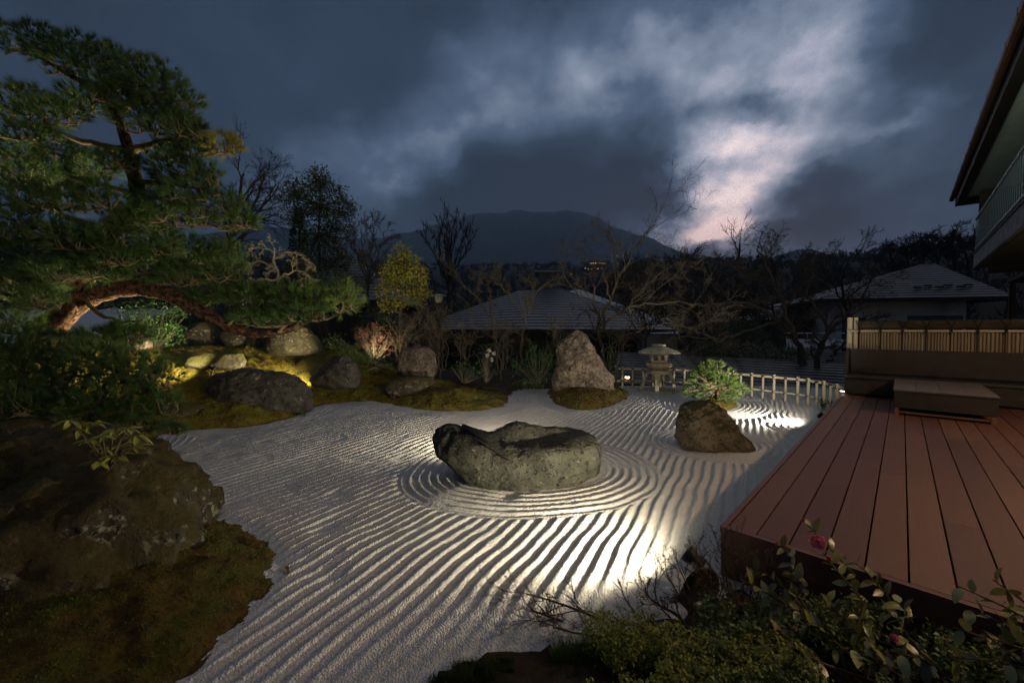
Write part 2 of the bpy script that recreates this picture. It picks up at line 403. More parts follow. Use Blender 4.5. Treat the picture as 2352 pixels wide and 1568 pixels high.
def sheet(name, h, bounds, res, mat, label=None, cat_=None, kind='structure', poly=None):
    x0, x1, y0, y1 = bounds; nx = int((x1-x0)/res)+1; ny = int((y1-y0)/res)+1
    X, Y = np.meshgrid(np.linspace(x0, x1, nx), np.linspace(y0, y1, ny)); Z = h(X, Y)
    idx = np.arange(nx*ny).reshape(ny, nx)
    Q = np.stack([idx[:-1, :-1], idx[:-1, 1:], idx[1:, 1:], idx[1:, :-1]], -1).reshape(-1, 4)
    zz = Z.ravel(); keep = (zz[Q].max(1) > -.15)
    Q = Q[keep]; used = np.unique(Q); mp = -np.ones(nx*ny, int); mp[used] = np.arange(len(used))
    V = np.stack([X.ravel(), Y.ravel(), zz], -1)[used]; V[:, 2] = np.maximum(V[:, 2], -.05)
    o = mesh_np(name, V, mp[Q], mat, smooth=True); tag(o, label, cat_, kind=kind); return o

# ground: one sheet to the horizon; falls away past the fence, climbs to a wooded hillside across the valley
def h_ground(az, r):
    z = np.full(np.shape(r), -.12)
    ahead = np.cos(az)
    drop = sstep(10.6, 13.0, r)*sstep(-.75, -.35, az)
    z = z-2.6*drop
    z = z-0.0
    up = np.clip(r-80, 0, None)*.185*(1+.25*(fbm(az*3+5, r*.004, 3)-.5))
    z = z+np.minimum(up, 98+12*np.sin(az*5+1))*sstep(-.2, .5, ahead)
    z = z-np.clip(r-1000, 0, 1500)*.03
    return z
def polar(name, h, a0, a1, na, rs, mat, **k):
    A, R = np.meshgrid(np.linspace(a0, a1, na), rs); Z = h(A, R)
    idx = np.arange(A.size).reshape(A.shape); Q = np.stack([idx[:-1, :-1], idx[:-1, 1:], idx[1:, 1:], idx[1:, :-1]], -1).reshape(-1, 4)
    V = np.stack([R*np.sin(A), R*np.cos(A), Z], -1).reshape(-1, 3); o = mesh_np(name, V, Q[:, ::-1], mat, smooth=True); tag(o, **k); return o
polar('ground', h_ground, -math.pi, math.pi, 191, np.concatenate([np.linspace(.01, 20, 60), np.geomspace(21, 9000, 90)]), M_ground, kind='structure')

# mountain ridge profiles (view direction, height angle) -> real ridges kilometres away
def ridge(name, prof, r0, depth, mat, rough, seed):
    pa = []; ph = []
    for px, py in prof:
        x, y, z = ray(px, py); pa.append(math.atan2(x, y)); ph.append(CAMZ+z/math.hypot(x, y)*r0)
    A = np.linspace(pa[0], pa[-1], 320); H = np.interp(A, pa, ph)
    H = H+(fbm(A*60+seed, A*0+seed, 5)-.5)*rough
    T = np.linspace(-1, 1, 41); AA, TT = np.meshgrid(A, T)
    base = -60.0
    prof_t = 1-np.abs(TT)**1.25
    R = r0+TT*depth
    Z = base+(H[None, :]-base)*prof_t+(fbm(AA*50+seed, TT*5, 5)-.5)*rough*3.2*(1-prof_t)*prof_t*2
    idx = np.arange(AA.size).reshape(AA.shape); Q = np.stack([idx[:-1, :-1], idx[:-1, 1:], idx[1:, 1:], idx[1:, :-1]], -1).reshape(-1, 4)
    V = np.stack([R*np.sin(AA), R*np.cos(AA), Z], -1).reshape(-1, 3)
    tag(mesh_np(name, V, Q[:, ::-1], mat, smooth=True), kind='structure')
ridge('mountain', [(250, 600), (420, 545), (600, 520), (700, 528), (800, 548), (880, 545), (960, 530), (1010, 512), (1060, 498), (1095, 489), (1140, 491), (1190, 482), (1250, 488), (1305, 482), (1345, 488), (1376, 500), (1405, 518), (1450, 535), (1500, 548), (1545, 572), (1600, 585), (1680, 595), (1760, 605), (1900, 630), (2100, 660)], 2600, 1300, M_mtn, 24, 3.0)
ridge('hill', [(1600, 640), (1700, 612), (1780, 592), (1830, 572), (1860, 570), (1900, 584), (1935, 600), (1980, 606), (2050, 590), (2150, 582), (2250, 588), (2352, 600), (2500, 620)], 1500, 600, M_mtn, 8, 9.0)

# ------------------------------------------------------------------ raked gravel
DX, DY = math.sin(math.radians(44.4)), math.cos(math.radians(44.4))   # deck board direction
D = Vector((DX, DY, 0)); E = Vector((DY, -DX, 0)); DC = Vector((1.27, 2.40, 0))
def dk(s, t, z=0.0): return Vector((DC.x+E.x*s+D.x*t, DC.y+E.y*s+D.y*t, z))
C_foot = [gp(*p) for p in [(1075, 1098), (1120, 1110), (1210, 1115), (1300, 1106), (1350, 1092), (1360, 1070), (1330, 1050), (1200, 1045), (1090, 1060)]]
R_foot = [gp(*p) for p in [(1562, 1020), (1620, 1036), (1690, 1037), (1728, 1028), (1710, 1010), (1640, 1000), (1580, 1005)]]
LAN = gp(1512, 898)
def circ(c, r, n=16): return [Vector((c.x+r*math.cos(a), c.y+r*math.sin(a), 0)) for a in [2*math.pi*i/n for i in range(n)]]
C_s = smooth_poly(C_foot); R_s = smooth_poly(R_foot); L_s = circ(LAN, .42); K_s = circ(Vector((4.62, 5.95, 0)), .10)
PITCH_R = .092
def gravel_h(X, Y):
    wx = (fbm(X*.7+3, Y*.7, 3)-.5); wy = (fbm(X*2.6, Y*2.6+8, 3)-.5); wz = fbm(X*11+4, Y*11, 2)-.5
    a = math.radians(29); s = X*math.cos(a)-Y*math.sin(a)
    # furrows bend a little, more to the left-front
    s = s+.035*np.sin(Y*.9+.6*X)+wx*.16+wy*.035+wz*.007
    ph = s/PITCH_R; amp = np.ones_like(X); edge = np.full_like(X, 9.0)
    zones = [(C_s, .71, .17), (R_s, .46, .05), (L_s, .50, .04), (K_s, .62, .0), (pine_s, .62, .03), (stand_s, .30, .02), (bank_s, .50, .03)]
    best = np.full_like(X, 9.0)
    for poly, Rr, flat in zones:
        d = -pdist(X, Y, poly); q = d/Rr; m = (q < 1) & (q < best)
        dd = d+wy*.03+wz*.008
        sp = .088 if Rr > .4 else .075
        phz = (dd-flat)/sp
        ph = np.where(m, phz, ph); amp = np.where(m, sstep(flat-.02, flat+.05, dd), amp); edge = np.where(m, np.minimum(edge, (1-q)*Rr), np.minimum(edge, np.maximum(d-Rr, 0)))
        best = np.where(m, q, best)
    # band swept smooth along the front planting and the left shore
    fd = -np.minimum(pdist(X, Y, front_s)*-1, 9)
    amp = amp*sstep(0.0, .035, edge)
    # disturbed patches: foot prints, settled gravel
    left = sstep(-1.2, -3.2, X-.15*(Y-4))
    er = fbm(X*1.3+20, Y*1.3+2, 4)
    amp = amp*(1-.45*left*sstep(.50, .68, er))*(1-.4*sstep(.56, .70, fbm(X*2.4+7, Y*2.4, 3)))*(.80+.40*fbm(X*5+31, Y*5, 3))
    amp = amp*sstep(.0, .12, -pdist(X, Y, near_s))
    fr = -pdist(X, Y, front_s)
    amp = amp*(.25+.75*sstep(.10, .55, fr+wx*.4))
    dkd = -((X-DC.x)*E.x+(Y-DC.y)*E.y)
    amp = amp*(.30+.70*sstep(.10, .50, dkd+wx*.3))
    rs = np.random.RandomState(12); dent = np.zeros_like(X)
    for i in range(46):
        if i < 16: cx, cy = rs.uniform(-4.2, -2.6), rs.uniform(3.8, 5.6)
        elif i < 30: t = rs.uniform(0, 1); cx, cy = -2.1+1.3*t+rs.normal()*.18, 6.2-2.2*t+rs.normal()*.25
        else: cx, cy = rs.uniform(-3, .8), rs.uniform(1.9, 3.6)
        r = rs.uniform(.05, .11); g = np.exp(-(((X-cx)**2+(Y-cy)**2)/r**2)); amp = amp*(1-.75*g); dent += g*rs.uniform(-.012, .010)
    rdg = (.5+.5*np.cos(2*math.pi*ph)); rdg = rdg**1.15
    z = .027*amp*(1+.45*sstep(-.3, -2.2, X))*(rdg-.45)+dent
    z += (fbm(X*.9, Y*.9, 3)-.5)*.03+(fbm(X*45, Y*45, 2)-.5)*.0035+(fbm(X*16, Y*16, 2)-.5)*.003
    return z
def build_gravel():
    ys = [1.15]
    while ys[-1] < 10.6: ys.append(ys[-1]+max(.0090, .0046*ys[-1]))
    ys = np.array(ys); u = np.linspace(-1.22, 1.12, 830)
    U, Y = np.meshgrid(u, ys); X = U*np.maximum(Y, 2.4)*(1)
    X = np.clip(X, -6.6, 8.2)
    rs = np.random.RandomState(2)
    Z = gravel_h(X, Y)+rs.normal(size=X.shape)*.0007
    idx = np.arange(X.size).reshape(X.shape); Q = np.stack([idx[:-1, :-1], idx[:-1, 1:], idx[1:, 1:], idx[1:, :-1]], -1).reshape(-1, 4)
    s = (X-DC.x)*E.x+(Y-DC.y)*E.y
    bad = ((s > .35) & (Y > 2.2)) | (X <= -6.59) | (X >= 8.19)
    keep = ~bad.ravel()[Q].all(1)
    V = np.stack([X, Y, Z], -1).reshape(-1, 3); Q = Q[keep]
    used = np.unique(Q); mp = -np.ones(X.size, int); mp[used] = np.arange(len(used))
    tag(mesh_np('gravel', V[used], mp[Q], M_gravel, smooth=True), 'pale gravel raked into parallel furrows and rings around the rocks', None, kind='structure')
build_gravel()
# coarse gravel apron behind the camera and to the far edge
sheet('soil', lambda x, y: np.maximum(np.maximum(h_back(x, y), h_front(x, y)), -.2), (-6.5, 3.6, -1.6, 13.2), .05, M_soil)
sheet('moss_bank', h_bank, (-13, .5, 2.2, 14.5), .045, M_moss_green)
sheet('moss_mound', h_stand, (.6, 3.2, 7.2, 10.4), .03, M_moss)
sheet('moss_mound', h_pine, (3.0, 5.2, 6.6, 9.2), .03, M_moss)
sheet('moss_mound', h_near, (-5.4, -.6, .8, 4.0), .022, M_moss)

# pale pebble slope seen between the pine branches at far left
def h_pale(x, y): return 1.0+.30*np.clip(y-9.5, 0, 6)+(fbm(x*2, y*2, 4)-.5)*.25
M_pale = mk('pale_pebble_mat', (.50, .50, .52), (.62, .62, .64), 30, .9, .8, 25, 4, .2, bdist=.05)
sheet('pebble_slope', h_pale, (-20, -11.2, 9.2, 13.5), .06, M_pale)

# ------------------------------------------------------------------ rocks
def rock_mat(name, c1, c2, lich, moss=None, sc=5, ml=(.35, .75), lim=(.60, .66), bump=.9):
    return mk(name, c1, c2, sc, .88, bump, sc*5, 10, .25, c3=lich, c3lim=lim, c3scale=sc*2.6, up=(moss, *ml) if moss else None, bdist=.05, fine=(tuple(c*.25 for c in c1), sc*5, .56, .60))
MR_center = rock_mat('rock_grey_green', (.038, .038, .030), (.085, .083, .064), (.19, .19, .15), None, 5, lim=(.61, .66), bump=1)
MR_right = rock_mat('rock_brown_moss', (.11, .085, .055), (.22, .175, .12), (.085, .075, .02), (.050, .040, .016), 6, (.30, .6))
MR_stand = rock_mat('rock_tan', (.085, .065, .050), (.22, .175, .135), (.055, .04, .032), None, 5.5, lim=(.50, .60), bump=1)
MR_dark = rock_mat('rock_dark', (.030, .028, .025), (.085, .078, .062), (.26, .25, .20), None, 4, lim=(.60, .66))
MR_moss = rock_mat('rock_mossy', (.035, .030, .021), (.085, .072, .048), (.17, .16, .11), (.060, .056, .013), 6, (.25, .5), lim=(.54, .62), bump=1)
MR_boulder = rock_mat('rock_boulder', (.034, .028, .019), (.085, .071, .050), (.26, .25, .20), (.060, .046, .014), 5, (.15, .6), lim=(.55, .60), bump=1)
MR_red = rock_mat('rock_reddish', (.045, .030, .022), (.11, .075, .055), (.16, .13, .11), (.05, .05, .016), 8, (.5, .8))
_ico = {}
def ico(sub):
    if sub not in _ico:
        import bmesh
        bm = bmesh.new(); bmesh.ops.create_icosphere(bm, subdivisions=sub, radius=1)
        _ico[sub] = (np.array([v.co[:] for v in bm.verts]), np.array([[v.index for v in f.verts] for f in bm.faces])); bm.free()
    return _ico[sub]
def rock(label, outline, d, depth, mat, seed, sub=5, amp=.07, name='rock', p=2.8, lean=0.0, cuts=6, cutlim=(.74, .88), group=None, back=None, rough=.14):
    W_ = [at(px, py, d) for px, py in outline]; cx = sum(w.x for w in W_)/len(W_); cz = sum(w.z for w in W_)/len(W_)
    cz = (max(w.z for w in W_)+min(w.z for w in W_))/2; cx = (max(w.x for w in W_)+min(w.x for w in W_))/2
    V, Fc = ico(sub); T = np.arctan2(V[:, 2], V[:, 0])
    def radii(W_):
        th = []; rr = []
        for i in range(len(W_)):
            a, b = W_[i], W_[(i+1) % len(W_)]
            for k in range(10):
                q = a.lerp(b, k/10); th.append(math.atan2(q.z-cz, q.x-cx)); rr.append(math.hypot(q.x-cx, q.z-cz))
        o = np.argsort(th); th = np.array(th)[o]; rr = np.array(rr)[o]
        return np.interp(T, np.concatenate([th-2*math.pi, th, th+2*math.pi]), np.tile(rr, 3)), rr
    R, rr = radii(W_); sy = V[:, 1]
    if back:
        Rb, _ = radii([at(px, py, d+.15) for px, py in back]); R = R+(Rb-R)*sstep(-.25, .25, sy)
    q = (1-np.abs(sy)**p)**(1/p)
    size = float(np.mean(rr))
    X = cx+R*np.cos(T)*q; Z = cz+R*np.sin(T)*q; Y = d+depth*sy+lean*(Z-cz)
    out = np.empty((len(V), 3)); sv = Vector((seed*3.1, seed*1.7, seed*.9))
    for i in range(len(V)):
        pt = Vector((X[i], Y[i], Z[i])); c = Vector((cx, d, cz)); n = (pt-c)
        n = n.normalized() if n.length > 1e-6 else Vector((0, 0, 1))
        k = pt/size*.9+sv
        h = mnoise.fractal(k*1.1, .7, 2.1, 5)*.55+(mnoise.ridged_multi_fractal(k*1.6, .9, 2.1, 4, 1.0, 2.0)-1.0)*.16
        vv = mnoise.voronoi(k*1.3)[0]; h += (vv[1]-vv[0])*.35-.12
        h += mnoise.fractal(k*7, .8, 2.1, 3)*.10
        out[i] = pt+n*h*amp*size
    # flat broken faces on the sides that look towards and away from the garden
    rr_ = random.Random(seed*7+1); cc = np.array([cx, d, cz])
    for k in range(cuts):
        n = np.array([rr_.gauss(0, .7), rr_.choice((-1, -1, 1))*rr_.uniform(.6, 1.2), rr_.gauss(.1, .6)]); n /= np.linalg.norm(n)
        q = (out-cc) @ n; lim = q.max()*rr_.uniform(*cutlim); ex = np.maximum(q-lim, 0); out -= np.outer(ex*.88, n)
    for i in range(len(V)):
        k = Vector(out[i])/size*1.0+sv; pt = Vector(out[i]); n = (pt-Vector((cx, d, cz))).normalized()
        h = mnoise.fractal(k*6, .75, 2.1, 4)*.40+(mnoise.ridged_multi_fractal(k*4.5, .9, 2.2, 4, 1.0, 2.0)-1.0)*.16
        h += mnoise.fractal(k*15, .8, 2.2, 3)*rough
        out[i] = pt+n*h*amp*size*.8
    base = Vector((cx, d, min(w.z for w in W_)))
    ob = mesh_np(name, out, Fc, mat, smooth=True, org=base)
    tag(ob, label, 'rock', group); return ob
rock('long grey-green rock with a dipped top, ringed by raked gravel at the centre',
     [(995, 1004), (1006, 980), (1030, 966), (1062, 966), (1088, 986), (1112, 1002), (1150, 1008), (1200, 1010), (1270, 1004), (1330, 994), (1360, 994), (1374, 1018), (1378, 1046), (1370, 1076), (1340, 1097), (1290, 1108), (1210, 1118), (1120, 1112), (1082, 1103), (1060, 1082), (1030, 1056), (1004, 1036)], 4.0, .36, MR_center, 1, 6, .085, cuts=4, cutlim=(.88, .95), p=3.2,
     back=[(1000, 1010), (1015, 980), (1060, 978), (1100, 992), (1130, 992), (1160, 976), (1187, 966), (1220, 972), (1250, 978), (1310, 980), (1350, 986), (1370, 1015), (1375, 1046), (1360, 1076), (1300, 1100), (1200, 1100), (1100, 1090), (1060, 1070), (1020, 1040)])
rock('peaked brown rock with mossy shoulder standing in ringed gravel beside the deck',
     [(1598, 918), (1622, 916), (1642, 926), (1665, 948), (1685, 985), (1713, 1008), (1727, 1030), (1690, 1040), (1620, 1042), (1563, 1028), (1559, 1000), (1565, 968), (1576, 936)], 5.05, .30, MR_right, 2, 6, .15, cuts=5)
rock('tall pointed tan standing stone on a mossy mound, left of the stone lantern',
     [(1322, 755), (1345, 768), (1362, 795), (1378, 828), (1388, 848), (1406, 862), (1408, 890), (1400, 912), (1330, 918), (1268, 912), (1270, 872), (1279, 835), (1280, 795), (1298, 772)], 9.1, .48, MR_stand, 3, 6, .15, cuts=7)
rock('large dark flat-topped boulder flecked with lichen on the moss shore at left',
     [(461, 905), (470, 872), (500, 856), (545, 850), (610, 853), (655, 860), (690, 880), (708, 908), (708, 940), (650, 962), (560, 968), (490, 955), (463, 930)], 7.2, .55, MR_dark, 4, 6, .13)
rock('dark pointed rock with white lichen in the middle of the moss bank',
     [(718, 868), (740, 840), (765, 818), (790, 815), (812, 832), (825, 860), (820, 890), (770, 895), (725, 885)], 8.3, .35, MR_dark, 5, 5, .14)
rock('upright brown block of stone at the back edge of the moss',
     [(916, 860), (915, 822), (925, 802), (955, 796), (985, 798), (1000, 815), (1002, 850), (995, 868), (950, 872)], 9.6, .35, MR_stand, 6, 5, .12)
rock('flat pale stone slab lying at the edge of the moss tongue',
     [(884, 890), (900, 872), (950, 863), (995, 866), (1000, 880), (970, 895), (930, 910), (895, 910)], 8.6, .3, MR_boulder, 7, 5, .12)
rock('low flat stone half sunk in the lit yellow moss',
     [(435, 836), (450, 818), (500, 808), (545, 812), (562, 830), (550, 846), (490, 850), (440, 846)], 8.2, .45, MR_moss, 8, 5, .10)
rock('mossy wedge-shaped rock with a sloping right side under the low pine bough',
     [(610, 800), (612, 765), (640, 745), (680, 740), (705, 752), (725, 780), (745, 805), (700, 815), (630, 815)], 9.8, .4, MR_moss, 9, 5, .12)
rock('rounded grey rock beside the clipped green bush',
     [(424, 790), (428, 760), (445, 742), (470, 740), (492, 755), (500, 785), (480, 798), (440, 798)], 10.2, .4, MR_boulder, 10, 4, .08)
rock('brown rock in shade between the rounded grey rock and the mossy wedge',
     [(510, 798), (512, 765), (530, 755), (580, 757), (606, 765), (608, 800), (560, 808)], 10.2, .4, MR_boulder, 11, 4, .08)
rock('small light grey stone peeping out left of the clipped bush',
     [(308, 800), (312, 782), (328, 776), (343, 785), (345, 800), (325, 806)], 8.0, .15, MR_stand, 12, 3, .08)
rock('long low rock at the gravel edge below the dark flat-topped boulder',
     [(360, 950), (370, 935), (420, 928), (465, 932), (470, 950), (430, 975), (385, 975)], 6.4, .35, MR_boulder, 13, 4, .08)
rock('pale rock half hidden by pine needles at far left',
     [(40, 910), (60, 890), (110, 885), (145, 900), (140, 925), (80, 935)], 5.2, .3, MR_stand, 14, 4, .08)
rock('grey lichened rock at the left picture edge above the big boulder',
     [(-80, 1000), (-20, 965), (40, 962), (82, 975), (70, 1005), (20, 1030), (-60, 1040)], 3.9, .35, MR_boulder, 15, 4, .08)
rock('huge dark mossy lichen-spotted boulder filling the lower left corner',
     [(-700, 1150), (-300, 1060), (-60, 1025), (100, 1040), (200, 1072), (285, 1085), (330, 1115), (392, 1160), (432, 1210), (478, 1290), (490, 1390), (430, 1520), (150, 1700), (-500, 1750)], 2.45, 1.15, MR_boulder, 16, 6, .19, p=2.0, cuts=4, cutlim=(.84, .93), rough=.22)
rock('reddish brown rock at the bottom edge amid grass',
     [(1075, 1600), (1085, 1545), (1130, 1500), (1200, 1478), (1280, 1482), (1335, 1520), (1345, 1570), (1330, 1640), (1150, 1660)], 1.95, .25, MR_red, 17, 5, .08)
rock('small dark stone in the bottom right corner under the camellia',
     [(1700, 1560), (1740, 1500), (1830, 1480), (1900, 1510), (1920, 1580), (1880, 1640), (1740, 1640)], 1.9, .2, MR_red, 18, 4, .08)

# ------------------------------------------------------------------ deck
ZD = .30
RD = Matrix(((E.x, D.x, 0), (E.y, D.y, 0), (0, 0, 1)))      # local x along E, y along D
M_deck = mk('deck_board_mat', (.082, .030, .017), (.122, .046, .026), 3, .58, .35, 60, 8, .35, stretch=(40, 1.2, 1), objrand=.24, bdist=.005, c3=(.075, .030, .020), c3lim=(.52, .75), c3scale=1.1)
M_trim = mk('deck_trim_mat', (.10, .045, .032), (.14, .062, .043), 5, .55, .15, 50, 6, .35, objrand=.1, bdist=.004)
M_joist = mk('deck_joist_mat', (.02, .015, .012), (.03, .022, .018), 5, .9)
def build_deck():
    t = thing('wooden_deck', 'brown plank terrace deck raised above the gravel on the right', 'deck', dk(0, 0, 0))
    unit_ = MB().box((0, 0, 0), (1, 1, 1)).data('plank'); unit_.materials.append(M_deck)
    unit_t = MB().box((0, 0, 0), (1, 1, 1)).data('trim_board'); unit_t.materials.append(M_trim)
    def piece(me, name, s0, s1, t0, t1, z0, z1, bw=.004):
        o = bpy.data.objects.new(name, me); COL.objects.link(o); o.parent = t
        c = dk((s0+s1)/2, (t0+t1)/2, (z0+z1)/2)-ORG[t]; o.location = c; o.rotation_euler = (0, 0, math.atan2(E.y, E.x)); o.scale = (s1-s0, t1-t0, z1-z0)
        return o
    rng = random.Random(4); TL = 8.15; SW = 4.9
    s = .040; i = 0
    while s < SW:
        w = .150 if i else .140
        cuts = [.045]; c = rng.uniform(.9, 2.6)
        while c < TL-.8: cuts.append(c); c += 2.0
        cuts.append(TL)
        for a, b in zip(cuts, cuts[1:]): piece(unit_, 'plank', s, s+w, a+.0015, b-.0015, ZD-.03, ZD+rng.uniform(-.0015, .0015))
        s += w+.009; i += 1
    piece(unit_t, 'edge_trim', 0, .032, 0, TL, ZD-.035, ZD+.003)
    piece(unit_t, 'edge_trim', .036, SW, .002, .020, ZD-.035, ZD+.002)
    piece(unit_t, 'edge_trim', .036, SW, .024, .041, ZD-.035, ZD+.001)
    piece(unit_t, 'fascia_board', .004, .026, .01, TL, .16, ZD-.036); piece(unit_t, 'fascia_board', .006, .026, .01, TL, -.04, .157)
    piece(unit_t, 'fascia_board', .03, SW, .004, .022, .16, ZD-.036); piece(unit_t, 'fascia_board', .03, SW, .006, .022, -.04, .157)
    jm = MB()
    for k in range(10):
        c = dk(SW/2, .3+k*.83, ZD-.09); jm.box(c, (SW-.1, .05, .10), RD)
    for k in range(12):
        c = dk(.2+k*.42, TL/2, ZD-.22); jm.box(c, (.09, TL-.1, .03), RD)
    jm.build('joists', M_joist, t)
build_deck()

# ------------------------------------------------------------------ wicker sofa, low table
def weave(name, c1, c2, sc, coordscale=(1, 1, 1)):
    m = mk(name, c1, c2, 9, .6, 0, spec=.4); nt = m.node_tree; N = nt.nodes; L = nt.links
    tc = N.new('ShaderNodeTexCoord'); rot = N.new('ShaderNodeMapping'); rot.inputs['Rotation'].default_value = (0, 0, -math.atan2(E.y, E.x)); L.new(tc.outputs['Object'], rot.inputs[0])
    sx = N.new('ShaderNodeSeparateXYZ'); L.new(rot.outputs[0], sx.inputs[0])
    ad = N.new('ShaderNodeMath'); ad.operation = 'ADD'; L.new(sx.outputs[0], ad.inputs[0]); L.new(sx.outputs[1], ad.inputs[1])
    cb = N.new('ShaderNodeCombineXYZ'); L.new(ad.outputs[0], cb.inputs[0]); L.new(sx.outputs[2], cb.inputs[1])
    br = N.new('ShaderNodeTexBrick'); L.new(cb.outputs[0], br.inputs['Vector']); br.inputs['Scale'].default_value = sc
    br.inputs['Mortar Size'].default_value = .07; br.inputs['Mortar Smooth'].default_value = .8; br.inputs['Brick Width'].default_value = .9; br.inputs['Row Height'].default_value = .45
    b = N.new('ShaderNodeBump'); b.inputs['Strength'].default_value = 1; b.inputs['Distance'].default_value = .012; b.invert = True
    L.new(br.outputs['Fac'], b.inputs['Height']); P = N['Principled BSDF']; L.new(b.outputs[0], P.inputs['Normal'])
    mx = N.new('ShaderNodeMix'); mx.data_type = 'RGBA'; L.new(br.outputs['Fac'], mx.inputs[0])
    src = P.inputs['Base Color'].links[0].from_socket; L.new(src, mx.inputs[6]); mx.inputs[7].default_value = (.004, .003, .002, 1); L.new(mx.outputs[2], P.inputs['Base Color'])
    return m
M_wick = weave('wicker_mat', (.030, .022, .016), (.050, .036, .026), 26)
M_wick2 = weave('wicker_table_mat', (.030, .022, .017), (.045, .033, .025), 26)
def st_box(mb, s0, s1, t0, t1, z0, z1): mb.box(dk((s0+s1)/2, (t0+t1)/2, (z0+z1)/2), (s1-s0, t1-t0, z1-z0), RD); return mb
def build_sofa():
    t0 = 6.98
    t = thing('wicker_sofa', 'long dark wicker bench sofa at the back of the deck before the bamboo screen', 'sofa', dk(.05, t0, ZD))
    bevel(st_box(MB(), .03, 4.2, t0, t0+.62, ZD+.025, ZD+.30).build('base', M_wick, t), .015)
    bevel(st_box(MB(), .02, 4.22, t0-.02, t0+.50, ZD+.302, ZD+.365).build('seat', M_wick, t), .02)
    bevel(st_box(MB(), .06, 4.2, t0+.50, t0+.62, ZD+.37, ZD+.83).build('backrest', M_wick, t), .02)
    # raking end panel of the back
    mb = MB(); p = [(t0+.20, ZD+.368), (t0+.635, ZD+.368), (t0+.635, ZD+.845), (t0+.47, ZD+.845)]
    a = [dk(.0, q, z) for q, z in p]; b = [dk(.055, q, z) for q, z in p]; n = 4
    mb.v = a+b; mb.f = [(0, 1, 2, 3), (7, 6, 5, 4)]+[(i, i+4, (i+1) % 4+4, (i+1) % 4) for i in range(4)]
    bevel(mb.build('end_panel', M_wick, t), .012)
    for s in (.06, 1.4, 2.8, 4.1):
        for q in (t0+.04, t0+.56): st_box(MB(), s, s+.05, q, q+.05, ZD, ZD+.026).build('foot', M_joist, t)
build_sofa()
M_ttop = mk('table_top_mat', (.085, .066, .052), (.125, .098, .077), 4, .45, .2, 40, 6, .4, stretch=(2, 30, 1), bdist=.003)
M_leg = mk('teak_leg_mat', (.14, .075, .04), (.19, .10, .055), 6, .5, .2, 40, stretch=(8, 8, 1), bdist=.003)
def build_table():
    # front left leg foot seen near the plank seams, long side along the boards
    p = gp(2052, 951, ZD); s0 = (p-DC).dot(E); t0 = (p-DC).dot(D); s1 = s0+.95; t1 = 6.90
    t = thing('low_table', 'low dark wicker table with grey plank top and slim wooden legs on the deck', 'table', dk(s0, t0, ZD))
    n = 4; w = (s1-s0)/n
    for i in range(n): bevel(st_box(MB(), s0-.01+i*w+.001, s0-.01+(i+1)*w-.001+(.02 if i == n-1 else 0), t0-.01, t1, ZD+.335, ZD+.36).build('top_board', M_ttop, t), .003, 1)
    bevel(st_box(MB(), s0, s1, t0, t1-.02, ZD+.10, ZD+.334).build('body', M_wick2, t), .008)
    for a in (s0+.01, s1-.055):
        for b in (t0+.005, t1-.07): st_box(MB(), a, a+.045, b, b+.045, ZD, ZD+.10).build('leg', M_leg, t)
    st_box(MB(), s0+.06, s1-.06, t0+.02, t0+.04, ZD+.03, ZD+.055).build('stretcher', M_leg, t)
    st_box(MB(), s0+.02, s0+.04, t0+.06, t1-.08, ZD+.03, ZD+.055).build('stretcher', M_leg, t)
build_table()

# ------------------------------------------------------------------ bamboo screen behind the sofa
M_bam = mk('bamboo_mat', (.165, .13, .08), (.24, .19, .115), 4, .5, .12, 30, 6, .4, c3=(.20, .13, .06), c3lim=(.58, .74), c3scale=9, objrand=.22, stretch=(3, 3, 1), bdist=.004)
M_bam_old = mk('bamboo_old_mat', (.38, .33, .23), (.52, .46, .33), 4, .6, .12, 30, 6, .35, c3=(.14, .11, .07), c3lim=(.55, .74), c3scale=8, objrand=.20, stretch=(3, 3, 1), bdist=.004)
M_brush = mk('brushwood_mat', (.055, .040, .026), (.11, .082, .052), 14, .9, 1, 60, 6, .2, stretch=(1, 1, 9), bdist=.02)
M_rope = mk('rope_mat', (.010, .009, .008), (.018, .016, .014), 30, .9)
def culm(name, mat, n=10, nodes=(.18, .47, .78), bulge=.09):
    prof = []
    zs = [0]
    for q in nodes: zs += [q-.012, q, q+.012]
    zs.append(1)
    for z in zs: prof.append((1+(bulge if any(abs(z-q) < 1e-6 for q in nodes) else 0)-.03*z, z))
    me = MB().lathe((0, 0, 0), prof, n).data(name, smooth=True); me.materials.append(mat); return me
CUL = [culm('bamboo_culm', M_bam_old, 10, (.15+.1*k, .45+.07*k, .80-.03*k)) for k in range(3)]
STRIP = [culm('bamboo_strip', M_bam, 8, (.22+.13*k, .74-.09*k)) for k in range(4)]
def culm_between(me, name, a, b, r, parent):
    o = bpy.data.objects.new(name, me); COL.objects.link(o); o.parent = parent; a = Vector(a); b = Vector(b)
    o.location = a-ORG[parent]; v = b-a; o.rotation_mode = 'QUATERNION'; o.rotation_quaternion = Vector((0, 0, 1)).rotation_difference(v.normalized()); o.scale = (r, r, v.length); return o
